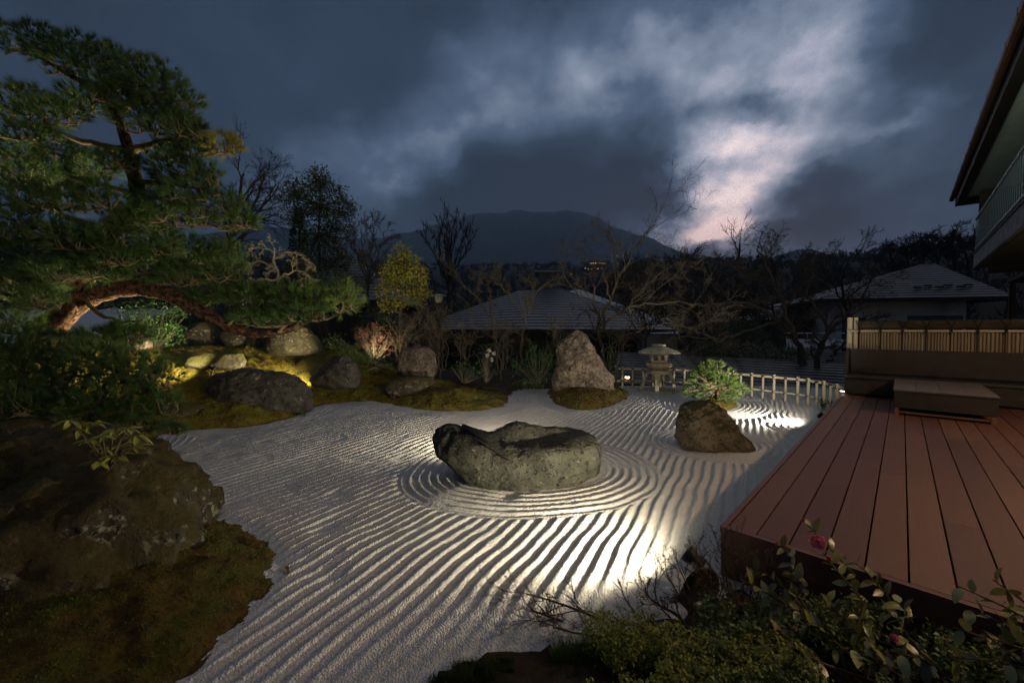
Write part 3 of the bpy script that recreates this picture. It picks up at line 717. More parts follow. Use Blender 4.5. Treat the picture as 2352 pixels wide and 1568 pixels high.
def build_screen():
    rng = random.Random(8); t0 = 7.72
    t = thing('bamboo_screen', 'tan bamboo-strip screen with a brushwood roll on top behind the sofa', 'screen', dk(.0, t0, 0))
    zt = 1.50
    s = .17; i = 0
    while s < 5.2:
        r = rng.uniform(.017, .024); s += r
        culm_between(STRIP[rng.randrange(4)], 'bamboo_strip', dk(s, t0+rng.uniform(-.006, .006), .2), dk(s, t0, zt+rng.uniform(-.02, .0)), r, t); s += r+.001; i += 1
    for s_, r in ((.03, .045), (.12, .036)): culm_between(CUL[0], 'post', dk(s_, t0+.01, 0), dk(s_, t0+.01, 1.74), r, t)
    culm_between(CUL[1], 'rail', dk(.0, t0-.05, 1.475), dk(2.6, t0-.05, 1.475), .024, t); culm_between(CUL[2], 'rail', dk(2.6, t0-.05, 1.475), dk(5.2, t0-.05, 1.475), .024, t)
    mb = MB(); nseg = 40
    pts = [dk(.16+5.0*k/nseg, t0, 1.585+.006*math.sin(k*1.3)) for k in range(nseg+1)]; mb.tube(pts, [.078+.008*math.sin(k*2.1) for k in range(nseg+1)], 12); mb.build('brushwood_roll', M_brush, t, smooth=True)
    # twig ends over the roll
    tw = MB()
    for k in range(420):
        s_ = rng.uniform(.15, 5.0); q = rng.uniform(-2.4, .9); L = rng.uniform(.15, .5); rr = .083
        def pp(s0, a): return dk(s0, t0+math.sin(a)*rr, 1.585+math.cos(a)*rr)
        tw.tube([pp(s_, q), pp(s_+L, q+rng.uniform(-.15, .15))], .004, 3, caps=False)
    tw.build('twigs', M_brush, t)
    k = .18
    while k < 5.0:
        rp = MB()
        for sg in (-1, 1):
            pts = []
            for j in range(9):
                a = -2.2+3.0*j/8; pts.append(dk(k+sg*(.10*j/8), t0+math.sin(a)*.092, 1.585+math.cos(a)*.092))
            rp.tube(pts, .007, 5)
        rp.box(dk(k, t0-.08, 1.475), (.03, .05, .07), RD)
        rp.build('rope_tie', M_rope, t)
        vt = MB(); vt.box(dk(k, t0-.026, 1.10), (.012, .01, .7), RD); vt.build('rope_line', M_rope, t); k += .30
build_screen()

# ------------------------------------------------------------------ low bamboo fence round the garden
def build_fence():
    P = [gp(1418, 889), gp(1560, 893), gp(1715, 909), gp(1846, 927), gp(1885, 936), gp(1930, 953)]
    t = thing('bamboo_fence', 'low lashed bamboo rail fence bordering the far side of the gravel', 'fence', P[0])
    rng = random.Random(3); H = .50
    for a, b in zip(P, P[1:]):
        L = (b-a).length; n = max(2, round(L/.25)); dirv = (b-a).normalized(); nr = Vector((-dirv.y, dirv.x, 0))
        for z, r in ((.17, .019), (H-.02, .028)):
            culm_between(CUL[rng.randrange(3)], 'rail', a+Vector((0, 0, z))+nr*.03, b+Vector((0, 0, z))+nr*.03, r, t)
        for k in range(n):
            p = a.lerp(b, (k+.5)/n); tall = k % 2 == 0; r = .026 if tall else .022
            culm_between(CUL[rng.randrange(3)], 'post', p+Vector((0, 0, -.06)), p+Vector((rng.uniform(-.006, .006), 0, H+(.035 if tall else -.03))), r*rng.uniform(.95, 1.1), t)
            for z in (.17, H-.02):
                rp = MB()
                for sg in (-1, 1): rp.tube([p+dirv*.034*sg+Vector((0, 0, z-.034))-nr*.026, p-nr*.034+Vector((0, 0, z)), p-dirv*.034*sg+Vector((0, 0, z+.034))-nr*.026], .005, 4)
                rp.box(p+nr*.03+Vector((0, 0, z)), (.062, .062, .03))
                if z > .3 and tall: rp.tube([p+Vector((0, 0, z)), p+Vector((.004, 0, z+.10))], [.012, .003], 5)
                rp.build('rope_tie', M_rope, t)
build_fence()

# ------------------------------------------------------------------ stone lantern
M_lan = mk('lantern_stone_mat', (.30, .275, .21), (.42, .39, .30), 9, .9, .8, 45, 9, .2, c3=(.11, .10, .07), c3lim=(.52, .68), c3scale=6, bdist=.012)
def build_lantern():
    c = LAN.copy(); t = thing('stone_lantern', 'four-legged snow-viewing stone lantern with wide hexagonal roof by the fence', 'lantern', c)
    sc = 1.0
    def hexl(prof, name, n=6, rot=.26, smooth=False):
        mb = MB(); R = Matrix.Rotation(rot, 3, 'Z'); mb.lathe(c, prof, n, R); o = mb.build(name, M_lan, t, smooth=smooth); bevel(o, .012, 2); return o
    MB().lathe(c, [(.50, -.03), (.50, .015), (.47, .035)], 14).build('foot_slab', M_lan, t)
    # splayed curved legs
    for k in range(4):
        a = math.pi/4+k*math.pi/2+.35; dv = Vector((math.cos(a), math.sin(a), 0)); pr = Vector((-dv.y, dv.x, 0)); mb = MB()
        secs = [(.17, .50, .13, .10), (.25, .43, .14, .10), (.315, .33, .125, .09), (.345, .20, .11, .08), (.375, .10, .105, .085), (.40, .03, .115, .10)]
        for r, z, w, th in secs:
            for sr_, sw in ((-1, -1), (1, -1), (1, 1), (-1, 1)): mb.v.append(c+dv*(r+sr_*th/2)+pr*sw*w/2+Vector((0, 0, z)))
        for i in range(len(secs)-1):
            for q in range(4): mb.f.append((i*4+q, i*4+(q+1) % 4, i*4+4+(q+1) % 4, i*4+4+q))
        mb.f += [(3, 2, 1, 0), tuple((len(secs)-1)*4+q for q in range(4))]
        bevel(mb.build('leg', M_lan, t), .02, 3)
    hexl([(.18, .40), (.27, .43), (.275, .50), (.22, .53), (.12, .54)], 'leg_ring', 16)
    hexl([(.15, .535), (.20, .545), (.31, .60), (.335, .625), (.335, .69), (.30, .705), (.1, .71)], 'platform')
    # fire box: six corner posts, top and bottom bands
    for z0, z1, r in ((.705, .765, .215), (.895, .95, .215)): hexl([(r, z0), (r, z1)], 'box_band')
    for k in range(6):
        a = .26+k*math.pi/3; MB().box(c+Vector((.185*math.cos(a), .185*math.sin(a), .83)), (.062, .062, .14), Matrix.Rotation(a, 3, 'Z')).build('box_post', M_lan, t)
    hexl([(.15, .945), (.30, .948), (.52, .925), (.545, .93), (.545, .955), (.40, 1.02), (.22, 1.075), (.12, 1.09)], 'roof')
    hexl([(.10, 1.085), (.16, 1.10), (.175, 1.125), (.15, 1.145), (.06, 1.155)], 'finial', 14, smooth=True)
build_lantern()

# ------------------------------------------------------------------ garden spotlights (lit)
M_black = mk('fixture_black_mat', (.012, .012, .012), (.02, .02, .02), 20, .5)
M_bulb = mk('bulb_mat', (.9, .85, .7), (.9, .85, .7), 5, .4, emit=((1, .84, .55), 4))
def spot(label, loc, aim, watts, angle, color=(1, .86, .62), blend=.6, size=.05, disc=.10, post=True):
    loc = Vector(loc); aim = Vector(aim); d = (aim-loc).normalized(); q = Vector((0, 0, 1)).rotation_difference(d); R = q.to_matrix()
    g = HT(loc.x, loc.y)
    t = thing('garden_spotlight', label, 'spotlight', (loc.x, loc.y, g))
    mb = MB(); mb.lathe(loc-d*.09, [(.02, -.02), (.05, -.01), (disc*.75, .03), (disc, .07), (disc, .085), (disc*.9, .085), (disc*.8, .04), (.02, .03)], 20, R); mb.build('housing', M_black, t, smooth=False)
    MB().lathe(loc-d*.085, [(.012, 0), (.028, .008), (.024, .022), (.01, .028)], 12, R).build('bulb', M_bulb, t)
    MB().tube([(loc.x, loc.y, g-.1), loc-d*.08], .012, 6).build('stake', M_black, t)
    L = bpy.data.lights.new('lamp_light', 'SPOT'); L.energy = watts; L.spot_size = math.radians(angle); L.spot_blend = blend; L.color = color; L.shadow_soft_size = size
    o = bpy.data.objects.new('lamp_light', L); COL.objects.link(o); o.parent = t; o.location = loc+d*.03-ORG[t]; o.rotation_mode = 'QUATERNION'; o.rotation_quaternion = Vector((0, 0, -1)).rotation_difference(d)
    return t
WARM = (1, .85, .58)
fl = spot('lit round floodlight at the deck corner half hidden by dry twigs', (1.02, 2.30, .20), (-.30, 3.85, 1.25), 160, 174, (1, .88, .62), 1, .035, .05)
_d = Vector((-.30, .95, .05)).normalized(); MB().lathe(Vector((1.05, 2.17, .05)), [(.128, 0), (.134, .006), (.128, .014)], 28, Vector((0, 0, 1)).rotation_difference(_d).to_matrix()).build('glare_shield', M_black, fl)
spot('lit spotlight tucked under the deck edge beside the far rings of gravel', (4.66, 6.02, .22), (3.7, 7.3, 1.3), 340, 174, (1, .93, .78), 1, .03, .05)
spot('lit spotlight hidden behind the long grey-green centre rock', (-.05, 4.55, .24), (-1.1, 6.2, 1.3), 190, 172, (1, .86, .60), 1, .03, .05)
_p = at(482, 892, 7.5); _z = HT(_p.x, _p.y)+.24
spot('lit spotlight behind the left end of the dark flat-topped boulder', (_p.x, _p.y, _z), (_p.x-1.8, _p.y-.8, _z+1.6), 500, 165, (1, .85, .46), 1, .03, .05)
_p = at(748, 835, 8.75); _z = HT(_p.x, _p.y)+.24
spot('lit spotlight behind the dark pointed rock in the moss', (_p.x, _p.y, _z), (_p.x-1.8, _p.y-1.0, _z+1.3), 420, 165, (1, .85, .48), 1, .03, .05)
_p = at(862, 830, 9.8); _z = HT(_p.x, _p.y)+.40
spot('lit spotlight among the shrubs, aimed up at the yellow-leaved tree', (_p.x, _p.y, _z), (_p.x+.1, _p.y+1.6, _z+1.5), 55, 130, (1, .88, .55), 1, .03, .05)

# ------------------------------------------------------------------ house on the right
M_wall = mk('stucco_mat', (.16, .14, .10), (.21, .185, .135), 6, .9, .3, 60, 6, .2, bdist=.004)
M_soff = mk('soffit_mat', (.62, .78, .70), (.72, .86, .78), 5, .8, .15, 40, bdist=.003)
M_dark = mk('dark_trim_mat', (.018, .014, .012), (.03, .024, .02), 8, .6)
M_cop = mk('copper_gutter_mat', (.11, .065, .04), (.16, .09, .055), 7, .5, metal=.3)
M_conc = mk('balcony_edge_mat', (.17, .18, .19), (.30, .31, .32), 3, .9, .4, 25, 8, .2, bdist=.01)
M_rail = mk('railing_mat', (.34, .42, .45), (.42, .50, .54), 8, .5)
M_glass = mk('window_glass_mat', (.012, .016, .02), (.018, .022, .026), 3, .08, spec=.6)
M_shoji = mk('pale_frame_mat', (.22, .25, .26), (.30, .33, .34), 4, .7)
def build_house():
    T1 = 14.2
    t = thing('house', 'two-storey house with deep eaves and a railed balcony at the right edge', 'house', dk(3.2, T1, -1))
    T0 = -4.0
    def B(name, mat, s0, s1, t0, t1, z0, z1, par=t): return st_box(MB(), s0, s1, t0, t1, z0, z1).build(name, mat, par)
    B('upper_wall', M_wall, 3.3, 7.5, T0, T1, 3.32, 5.55); B('lower_wall', M_wall, 3.05, 7.5, T0, T1-.02, -1.5, 3.3)
    B('end_wall', M_wall, 2.2, 3.3, T1-.12, T1, 3.50, 5.25)
    # eaves
    B('soffit', M_soff, 1.95, 3.4, T0, T1+.62, 5.30, 5.34)
    mb = MB(); a = [dk(1.78, T0, 5.36), dk(1.78, T1+.75, 5.36), dk(5.4, T1+.75, 7.1), dk(5.4, T0, 7.1)]; mb.slab(a[::-1], -.12); rf = mb.build('roof', M_dark, t)
    st_box(MB(), 1.80, 1.96, T0, T1+.70, 5.10, 5.35).build('fascia', M_dark, t); st_box(MB(), 1.96, 7.4, T1+.60, T1+.72, 5.10, 5.36).build('fascia', M_dark, t)
    g = MB(); g.tube([dk(1.74, T0, 5.33), dk(1.74, T1+.80, 5.33)], .055, 8); gt = g.build('gutter', M_cop, t)
    for k in range(24): st_box(MB(), 1.683, 1.69, T0+.4+k*.8, T0+.415+k*.8, 5.30, 5.392).build('gutter_bracket', M_cop, gt)
    # balcony
    B('balcony_slab', M_wall, 2.22, 3.3, T0, T1, 3.18, 3.48); B('balcony_fascia', M_conc, 2.14, 2.215, T0, T1+.04, 3.20, 3.56)
    B('balcony_edge', M_dark, 2.12, 2.22, T0, T1+.06, 3.563, 3.60)
    r = B('balcony_rail', M_rail, 2.14, 2.19, T0, T1, 4.50, 4.545); B('balcony_rail', M_rail, 2.15, 2.18, T0, T1, 3.70, 3.735)
    me = MB().box((0, 0, 0), (.009, .02, .765)).data('baluster'); me.materials.append(M_rail)
    k = 0
    for i in range(150):
        tt = T1-.06-i*.21
        if tt < 1: break
        o = bpy.data.objects.new('baluster', me); COL.objects.link(o); o.parent = t; o.location = dk(2.165, tt, 4.118)-ORG[t]; o.rotation_euler = (0, 0, math.atan2(E.y, E.x))
    B('bracket_beam', M_dark, 2.35, 3.05, T1-.55, T1-.43, 2.98, 3.17)
    # ground floor: canopy beam, posts, sliding glass doors
    for q0 in (12.2, 9.6, 7.0, 4.4, 1.8):
        w = B('window', M_shoji, 2.985, 3.045, q0-2.2, q0, .45, 2.45)
        B('window_frame', M_dark, 2.955, 2.98, q0-2.26, q0+.06, 2.451, 2.53); B('window_frame', M_dark, 2.955, 2.98, q0-2.26, q0+.06, .36, .449)
        for k in (0, .5, 1): B('window_frame', M_dark, 2.95, 2.975, q0-2.2+k*2.14, q0-2.14+k*2.14, .45, 2.45)
        for k in (0, 1): B('pane', M_glass, 2.972, 2.983, q0-2.13+k*1.07, q0-1.12+k*1.07, .46, 2.44)
    B('canopy', M_dark, 2.55, 3.04, 8.0, 12.7, 2.62, 2.70)
    for q in (12.6, 8.3): B('canopy_post', M_dark, 2.58, 2.68, q-.1, q, -.1, 2.619)
    # wall lamp by the door
    return t
build_house()
M_shade = mk('lamp_shade_mat', (.8, .7, .5), (.8, .7, .5), 4, .5, emit=((1, .72, .42), 6))
def build_walllamp(tt, watts, label):
    p = dk(2.86, tt, 2.4)
    t = thing('wall_lamp', label, 'lamp', p)
    MB().box(p+E*.08, (.02, .12, .2), RD).build('back_plate', M_dark, t)
    MB().lathe(p, [(.05, -.11), (.06, -.10), (.06, .10), (.05, .11)], 12).build('shade', M_shade, t)
    L = bpy.data.lights.new('lamp_light', 'POINT'); L.energy = watts; L.color = (1, .68, .43); L.shadow_soft_size = .09
    o = bpy.data.objects.new('lamp_light', L); COL.objects.link(o); o.parent = t; o.location = -E*.16
build_walllamp(4.6, 46, 'small lit wall lamp on the house beside the low table')
build_walllamp(.9, 74, 'small lit wall lamp on the house near the camellia')

p = dk(2.75, 5.2, 5.0)
t = thing('balcony_lamp', 'small greenish tube lamp under the eaves above the balcony', 'lamp', p)
MB().box(p+E*.05, (.06, .5, .08), RD).build('base', M_conc, t); MB().tube([p-D*.22-E*.02, p+D*.22-E*.02], .022, 8).build('tube', mk('tube_lamp_mat', (.8, .9, .8), (.8, .9, .8), 4, .5, emit=((.8, 1, .85), 4)), t)
L = bpy.data.lights.new('lamp_light', 'POINT'); L.energy = 16; L.color = (.75, 1, .85); L.shadow_soft_size = .1
o = bpy.data.objects.new('lamp_light', L); COL.objects.link(o); o.parent = t; o.location = -E*.05-Vector((0, 0, .12))

# ------------------------------------------------------------------ roofs beyond the garden
M_slate = mk('metal_roof_mat', (.040, .044, .054), (.066, .072, .086), 2.5, .5, .1, 20, spec=.5, objrand=.12, bdist=.004)
M_slate2 = mk('pale_roof_mat', (.17, .21, .23), (.22, .27, .29), 2, .5, spec=.5)
M_snow = mk('pale_terrace_mat', (.20, .22, .25), (.28, .30, .33), 2, .8)
M_hw = mk('house_wall_mat', (.48, .48, .45), (.56, .56, .52), 3, .9)
M_hd = mk('house_dark_wall_mat', (.045, .038, .032), (.07, .058, .048), 3, .9)
def courses(mb_list, a, b, c, d, n, lap=.05, mat=None, parent=None, single=True):
    """stepped courses on the face a-b (eave) to d-c (ridge)"""
    a, b, c, d = map(Vector, (a, b, c, d)); nn = (b-a).cross(d-a).normalized()
    if nn.z < 0: nn = -nn
    mb = MB()
    for i in range(n):
        m = mb if single else MB()
        l0 = a.lerp(d, i/n); r0 = b.lerp(c, i/n); l1 = a.lerp(d, (i+1)/n); r1 = b.lerp(c, (i+1)/n)
        k = len(m.v); m.v += [l0, r0, r0+nn*lap, l0+nn*lap, r1+nn*.004, l1+nn*.004]; m.f += [(k, k+1, k+2, k+3), (k+3, k+2, k+4, k+5)]
        if not single: m.build('roof_course', mat, parent)
    if single: mb.build('roof_face', mat, parent)
def caps(pts, r, parent, mat, name='hip_cap'):
    for a, b in pts: MB().tube([a, b], r, 6).build(name, mat, parent)
def hip_house(label, A, B_, C_, Dd, r1, r2, eave_z, ground_z, n, mat, wall, inset=.7, name='house', lap=.036, fascia=None):
    """A,B,C,D eave corners (x,y) anticlockwise seen from above; r1,r2 ridge ends"""
    ev = [Vector((p[0], p[1], eave_z)) for p in (A, B_, C_, Dd)]; r1 = Vector(r1); r2 = Vector(r2)
    c = sum(ev, Vector())/4; t = thing(name, label, 'house', (c.x, c.y, ground_z))
    for (a, b, q, w) in ((0, 1, r2, r1), (1, 2, r2, r2), (2, 3, r1, r2), (3, 0, r1, r1)):
        courses(None, ev[a], ev[b], q, w, n, lap, mat, t)
    caps([(ev[0], r1), (ev[1], r2), (ev[2], r2), (ev[3], r1), (r1, r2)], lap*1.1, t, mat)
    iw = [Vector((p.x+(c.x-p.x)*inset*2/ (p-c).length, p.y+(c.y-p.y)*inset*2/(p-c).length, 0)) for p in ev]
    for i in range(4):
        a, b = iw[i], iw[(i+1) % 4]; v = b-a; L = v.length; ang = math.atan2(v.y, v.x)
        MB().box(((a.x+b.x)/2, (a.y+b.y)/2, (eave_z+ground_z)/2), (L, .12, eave_z-ground_z-.02), Matrix.Rotation(ang, 3, 'Z')).build('wall', wall, t)
        a, b = ev[i], ev[(i+1) % 4]; v = b-a; L = v.length; ang = math.atan2(v.y, v.x)
        MB().box(((a.x+b.x)/2, (a.y+b.y)/2, eave_z-.09), (L+.02, .06, .16), Matrix.Rotation(ang, 3, 'Z')).build('fascia', M_dark, t)
    mb = MB(); mb.quad(*[p-Vector((0, 0, .03)) for p in ev]); mb.build('soffit', M_dark, t)
    return t, ev, iw
def win(t, a, b, f0, f1, z0, z1, off, mull=3):
    """window on the wall a->b between fractions"""
    a = Vector(a); b = Vector(b); v = (b-a); L = v.length; ang = math.atan2(v.y, v.x); R = Matrix.Rotation(ang, 3, 'Z'); nrm = Vector((v.y, -v.x, 0)).normalized()
    m = a.lerp(b, (f0+f1)/2)+nrm*off; w = L*(f1-f0); m.z = (z0+z1)/2
    f = MB().box(m, (w, .05, z1-z0), R).build('window', M_dark, t)
    for k in range(mull):
        q = m+v.normalized()*(-w/2+w*(k+.5)/mull)+nrm*.028; MB().box(q, (w/mull-.07, .012, z1-z0-.12), R).build('pane', M_glass, f)
# centre: hip roof with its corner towards us
ec = at(1212, 757, 19); el_ = at(940, 757, 27); er_ = at(1552, 757, 25)
A_ = (ec.x, ec.y); Bq = (er_.x, er_.y); Dq = (el_.x, el_.y); Cq = (er_.x+el_.x-ec.x, er_.y+el_.y-ec.y)
t, ev, iw = hip_house('wide dark hip-roofed house beyond the garden, one roof corner facing us', A_, Bq, Cq, Dq, at(1190, 668, 28), at(1290, 664, 28.5), 1.5, -2.9, 16, M_slate, M_hd, .8, lap=.038)
win(t, iw[0], iw[1], .55, .95, -.9, .9, .07); win(t, iw[3], iw[0], .1, .4, -.9, .9, .07)
v0 = at(1258, 650, 30)
lv = thing('roof_vent', 'square louvred vent turret standing on the centre hip roof', 'roof vent', (v0.x, v0.y, v0.z-.9))
MB().box((v0.x, v0.y, v0.z+.0), (1.35, 1.2, 1.5)).build('body', M_slate, lv)
for k in range(6): MB().box((v0.x, v0.y-.62, v0.z-.2+k*.155), (1.5, .10, .05), Matrix.Rotation(.5, 3, 'X')).build('louvre', M_slate, lv)
MB().slab([(v0.x-1.0, v0.y-1, v0.z+.80), (v0.x+1.0, v0.y-1, v0.z+.80), (v0.x+1.0, v0.y+1, v0.z+.85), (v0.x-1.0, v0.y+1, v0.z+.85)], .09).build('cap', M_slate2, lv)
# pale roof behind it to the right
p0 = at(1287, 672, 33); p1 = at(1330, 664, 36); p2 = at(1545, 742, 33); p3 = at(1470, 742, 30)
t = thing('annexe_building', 'building with a pale blue-green sheet roof stepping down behind the hip roof', 'building', (p2.x-3, p2.y, -2.9))
MB().slab([p3, p0, p1, p2][::-1], .12).build('roof', M_slate2, t)
a = at(1465, 737, 30); MB().slab([a, at(1545, 737, 29), at(1530, 728, 33), at(1440, 728, 34)], .10).build('porch_roof', M_slate2, t)
MB().box((a.x+.7, a.y+2.2, -.5), (3.4, 3.0, 5.0)).build('wall', M_hw, t)
MB().box((a.x-3.2, a.y+3.4, -.5), (4, 3.0, 4.4)).build('wall', M_hd, t)
# right of centre roof: grey porch
a = at(1510, 766, 22); MB_ = MB().slab([at(1490, 766, 22), at(1572, 766, 22), at(1572, 760, 26), at(1500, 760, 26)], .10).build('porch_roof', M_slate, t)
MB().box((a.x+.5, a.y+1.5, -.9), (1.8, 1.6, 4.2)).build('wall', M_hw, t)
# left roof seen between trees
ec = at(905, 700, 21); 
t, ev, iw = hip_house('dark hip-roofed house seen between the bare trees left of the yellow-leaved tree', (at(700, 690, 22).x, 19.5), (at(925, 690, 22).x, 21.5), (at(930, 690, 22).x-.5, 30), (at(700, 690, 22).x-.8, 29), at(790, 592, 25), at(812, 592, 25.5), at(800, 692, 22).z, -2.6, 14, M_slate, M_hd, .6)
# neighbour at right
el0 = at(1880, 684, 23); er0 = at(2330, 684, 21); ap = at(2118, 608, 25.5)
t, ev, iw = hip_house('pale-walled neighbour house with a grey hip roof right of the bare trees', (el0.x, el0.y), (er0.x, er0.y), (er0.x+4, er0.y+9), (el0.x+3, el0.y+10), ap, ap+Vector((.9, .0, 0)), at(2100, 684, 22).z, -2.8, 15, M_slate, M_hw, .9)
win(t, iw[0], iw[1], .08, .26, .2, 2.2, .075, 4); win(t, iw[0], iw[1], .58, .98, 1.0, 2.3, .075, 3)
a, b = ev[0], ev[1]
for k in range(6):
    m = a.lerp(b, .52+.072*k); q = m.lerp(ap, .22+.05*(k % 2)); MB().box(q+Vector((0, 0, .12)), (.42, .10, .10)).build('snow_guard', M_dark, t)
# small roof further back
t, ev, iw = hip_house('small low hip-roofed outbuilding half hidden by bare branches', (at(1715, 735, 27).x, 26), (at(1915, 735, 27).x, 26), (at(1915, 735, 27).x+1, 32), (at(1715, 735, 27).x+1, 32), at(1800, 702, 29), at(1830, 702, 29), at(1800, 735, 27).z, -2.8, 9, M_slate, M_hd, .4)
# pale terrace roof at right
q = [at(1812, 832, 13.0), at(1945, 832, 13.0), at(1945, 808, 14.5), at(1806, 806, 15.0)]
t = thing('low_building', 'low building with pale flat top and slatted roof right of the leaning bare trunks', 'building', (q[0].x+1, 14, -2.7))
courses(None, q[0], q[1], q[2], q[3], 6, .05, M_slate, t)
MB().slab([at(1804, 804, 15.0), at(1946, 790, 15.2), at(1946, 778, 18), at(1806, 778, 18)], .12).build('flat_roof', M_snow, t)
MB().box((q[0].x+1.0, 15.3, -1.2), (2.2, 1.0, 3)).build('wall', M_hw, t)
for k in range(6): MB().tube([at(1806+k*24, 779, 18), at(1806+k*24, 764, 18)], .03, 5).build('railing_post', M_rail, t)
MB().tube([at(1800, 765, 18), at(1940, 765, 18)], .03, 5).build('railing', M_rail, t)
# long low roof just below the fence
a, b = at(1400, 880, 11.6), at(1960, 915, 9.4); d_, c_ = at(1420, 811, 14.6), at(1975, 838, 12.6)
t = thing('long_low_roof', 'long low dark metal roof running just behind the bamboo fence', 'roof', (a.x+2, 12, -2.7))
courses(None, a, b, c_, d_, 11, .035, M_slate, t, single=False)
MB().tube([d_, c_], .05, 8).build('ridge_cap', M_slate, t)
MB().slab([a+Vector((.2, .3, -.15)), b+Vector((-.2, .4, -.15)), c_+Vector((0, 0, -.2)), d_+Vector((0, 0, -.2))], .08).build('roof_deck', M_dark, t)
MB().box(((a.x+b.x)/2, 12.4, -1.4), (5.5, 1.4, 2.2), Matrix.Rotation(math.atan2(b.y-a.y, b.x-a.x), 3, 'Z')).build('wall', M_hd, t)

# ------------------------------------------------------------------ garden lamp post
p = at(1008, 690, 12.5)
t = thing('lamp_post', 'unlit garden lamp post with a flat roofed lantern head before the hip roof', 'lamp post', (p.x, p.y, 0))
MB().tube([(p.x, p.y, -.3), (p.x, p.y, p.z-.05)], .045, 8).build('pole', M_dark, t)
MB().lathe((p.x, p.y, p.z-.07), [(.075, 0), (.10, .01), (.145, .20), (.12, .205)], 4, Matrix.Rotation(.6, 3, 'Z')).build('lantern_glass', mk('frosted_glass_mat', (.30, .31, .28), (.36, .37, .33), 5, .4), t)
MB().lathe((p.x, p.y, p.z+.135), [(.24, 0), (.25, .015), (.10, .05), (.03, .07)], 16).build('cap', M_slate2, t)
# glowing lamp beyond the fence
p = at(1441, 866, 11.2)
t = thing('path_lamp', 'small orange path lamp glowing behind the left end of the bamboo fence', 'lamp', (p.x, p.y, -.3))
MB().tube([(p.x, p.y, -.4), (p.x, p.y, p.z-.03)], .015, 6).build('pole', M_dark, t)
MB().lathe((p.x, p.y, p.z-.035), [(.03, 0), (.065, .015), (.065, .05), (.02, .06)], 12).build('globe', mk('lamp_globe_mat', (.9, .6, .3), (.9, .6, .3), 4, .5, emit=((1, .55, .22), 5)), t)
MB().lathe((p.x, p.y, p.z+.028), [(.10, 0), (.09, .02), (.02, .04)], 12).build('hood', M_dark, t)
# foot light where deck meets the sofa
p = dk(-.03, 7.02, .34)
t = thing('deck_foot_light', 'small lit bracket light at the deck corner beside the sofa', 'lamp', (p.x, p.y, .3))
MB().box(p+E*.06+Vector((0, 0, .03)), (.20, .03, .02), RD).build('bracket', M_conc, t); MB().box(p-E*.03+Vector((0, 0, -.02)), (.02, .03, .10), RD).build('post', M_conc, t)
MB().box(p+E*.055+Vector((0, 0, .015)), (.12, .02, .012), RD).build('bulb', mk('footlight_mat', (1, .9, .6), (1, .9, .6), 4, .5, emit=((1, .85, .5), 8)), t)

# ================================================================== vegetation
M_bark_pine = mk('pine_bark_mat', (.14, .060, .033), (.22, .115, .070), 7, .95, 1, 26, 8, .15, c3=(.030, .022, .017), c3lim=(.46, .54), c3scale=16, bdist=.05)
M_twig_pine = mk('pine_twig_mat', (.12, .085, .050), (.19, .145, .09), 9, .95)
M_needle = mk('pine_needle_mat', (.044, .090, .019), (.074, .122, .028), 1.4, .6, spec=.35, island=.35, transl=.25)
M_needle_y = mk('pine_needle_yellow_mat', (.20, .19, .03), (.26, .23, .04), 2, .6, spec=.35, island=.3, transl=.25)
M_needle_b = mk('bright_pine_needle_mat', (.085, .140, .026), (.13, .185, .038), 3, .55, spec=.35, island=.35, transl=.3)
M_bark_grey = mk('grey_bark_mat', (.085, .072, .058), (.14, .12, .095), 8, .95, .6, 40, bdist=.02)
M_bark_tan = mk('tan_bark_mat', (.050, .040, .028), (.088, .070, .047), 8, .95)
M_bark_pale = mk('pale_bark_mat', (.26, .22, .15), (.36, .31, .22), 8, .9)
M_bark_dark = mk('dark_bark_mat', (.026, .021, .018), (.045, .036, .030), 8, .95)
M_leaf_dark = mk('evergreen_leaf_mat', (.035, .055, .020), (.065, .090, .032), 2, .4, spec=.5, island=.35, transl=.25)
M_leaf_green = mk('green_leaf_mat', (.050, .110, .022), (.085, .155, .035), 3, .45, spec=.45, island=.35, transl=.3)
M_leaf_lime = mk('lime_leaf_mat', (.14, .19, .030), (.20, .24, .045), 3, .5, spec=.4, island=.35, transl=.35)
M_leaf_yel = mk('yellow_leaf_mat', (.28, .27, .035), (.38, .34, .055), 2, .5, spec=.4, island=.35, transl=.4)
M_leaf_red = mk('russet_leaf_mat', (.16, .075, .050), (.24, .12, .085), 4, .7, island=.3, transl=.3)
M_leaf_brown = mk('dry_leaf_mat', (.10, .060, .032), (.17, .10, .05), 4, .7, island=.4, transl=.3)
M_grass = mk('grass_mat', (.060, .120, .020), (.11, .17, .030), 3, .5, island=.4, transl=.35)
M_flower_w = mk('white_flower_mat', (.55, .52, .45), (.65, .62, .55), 5, .7, transl=.2)

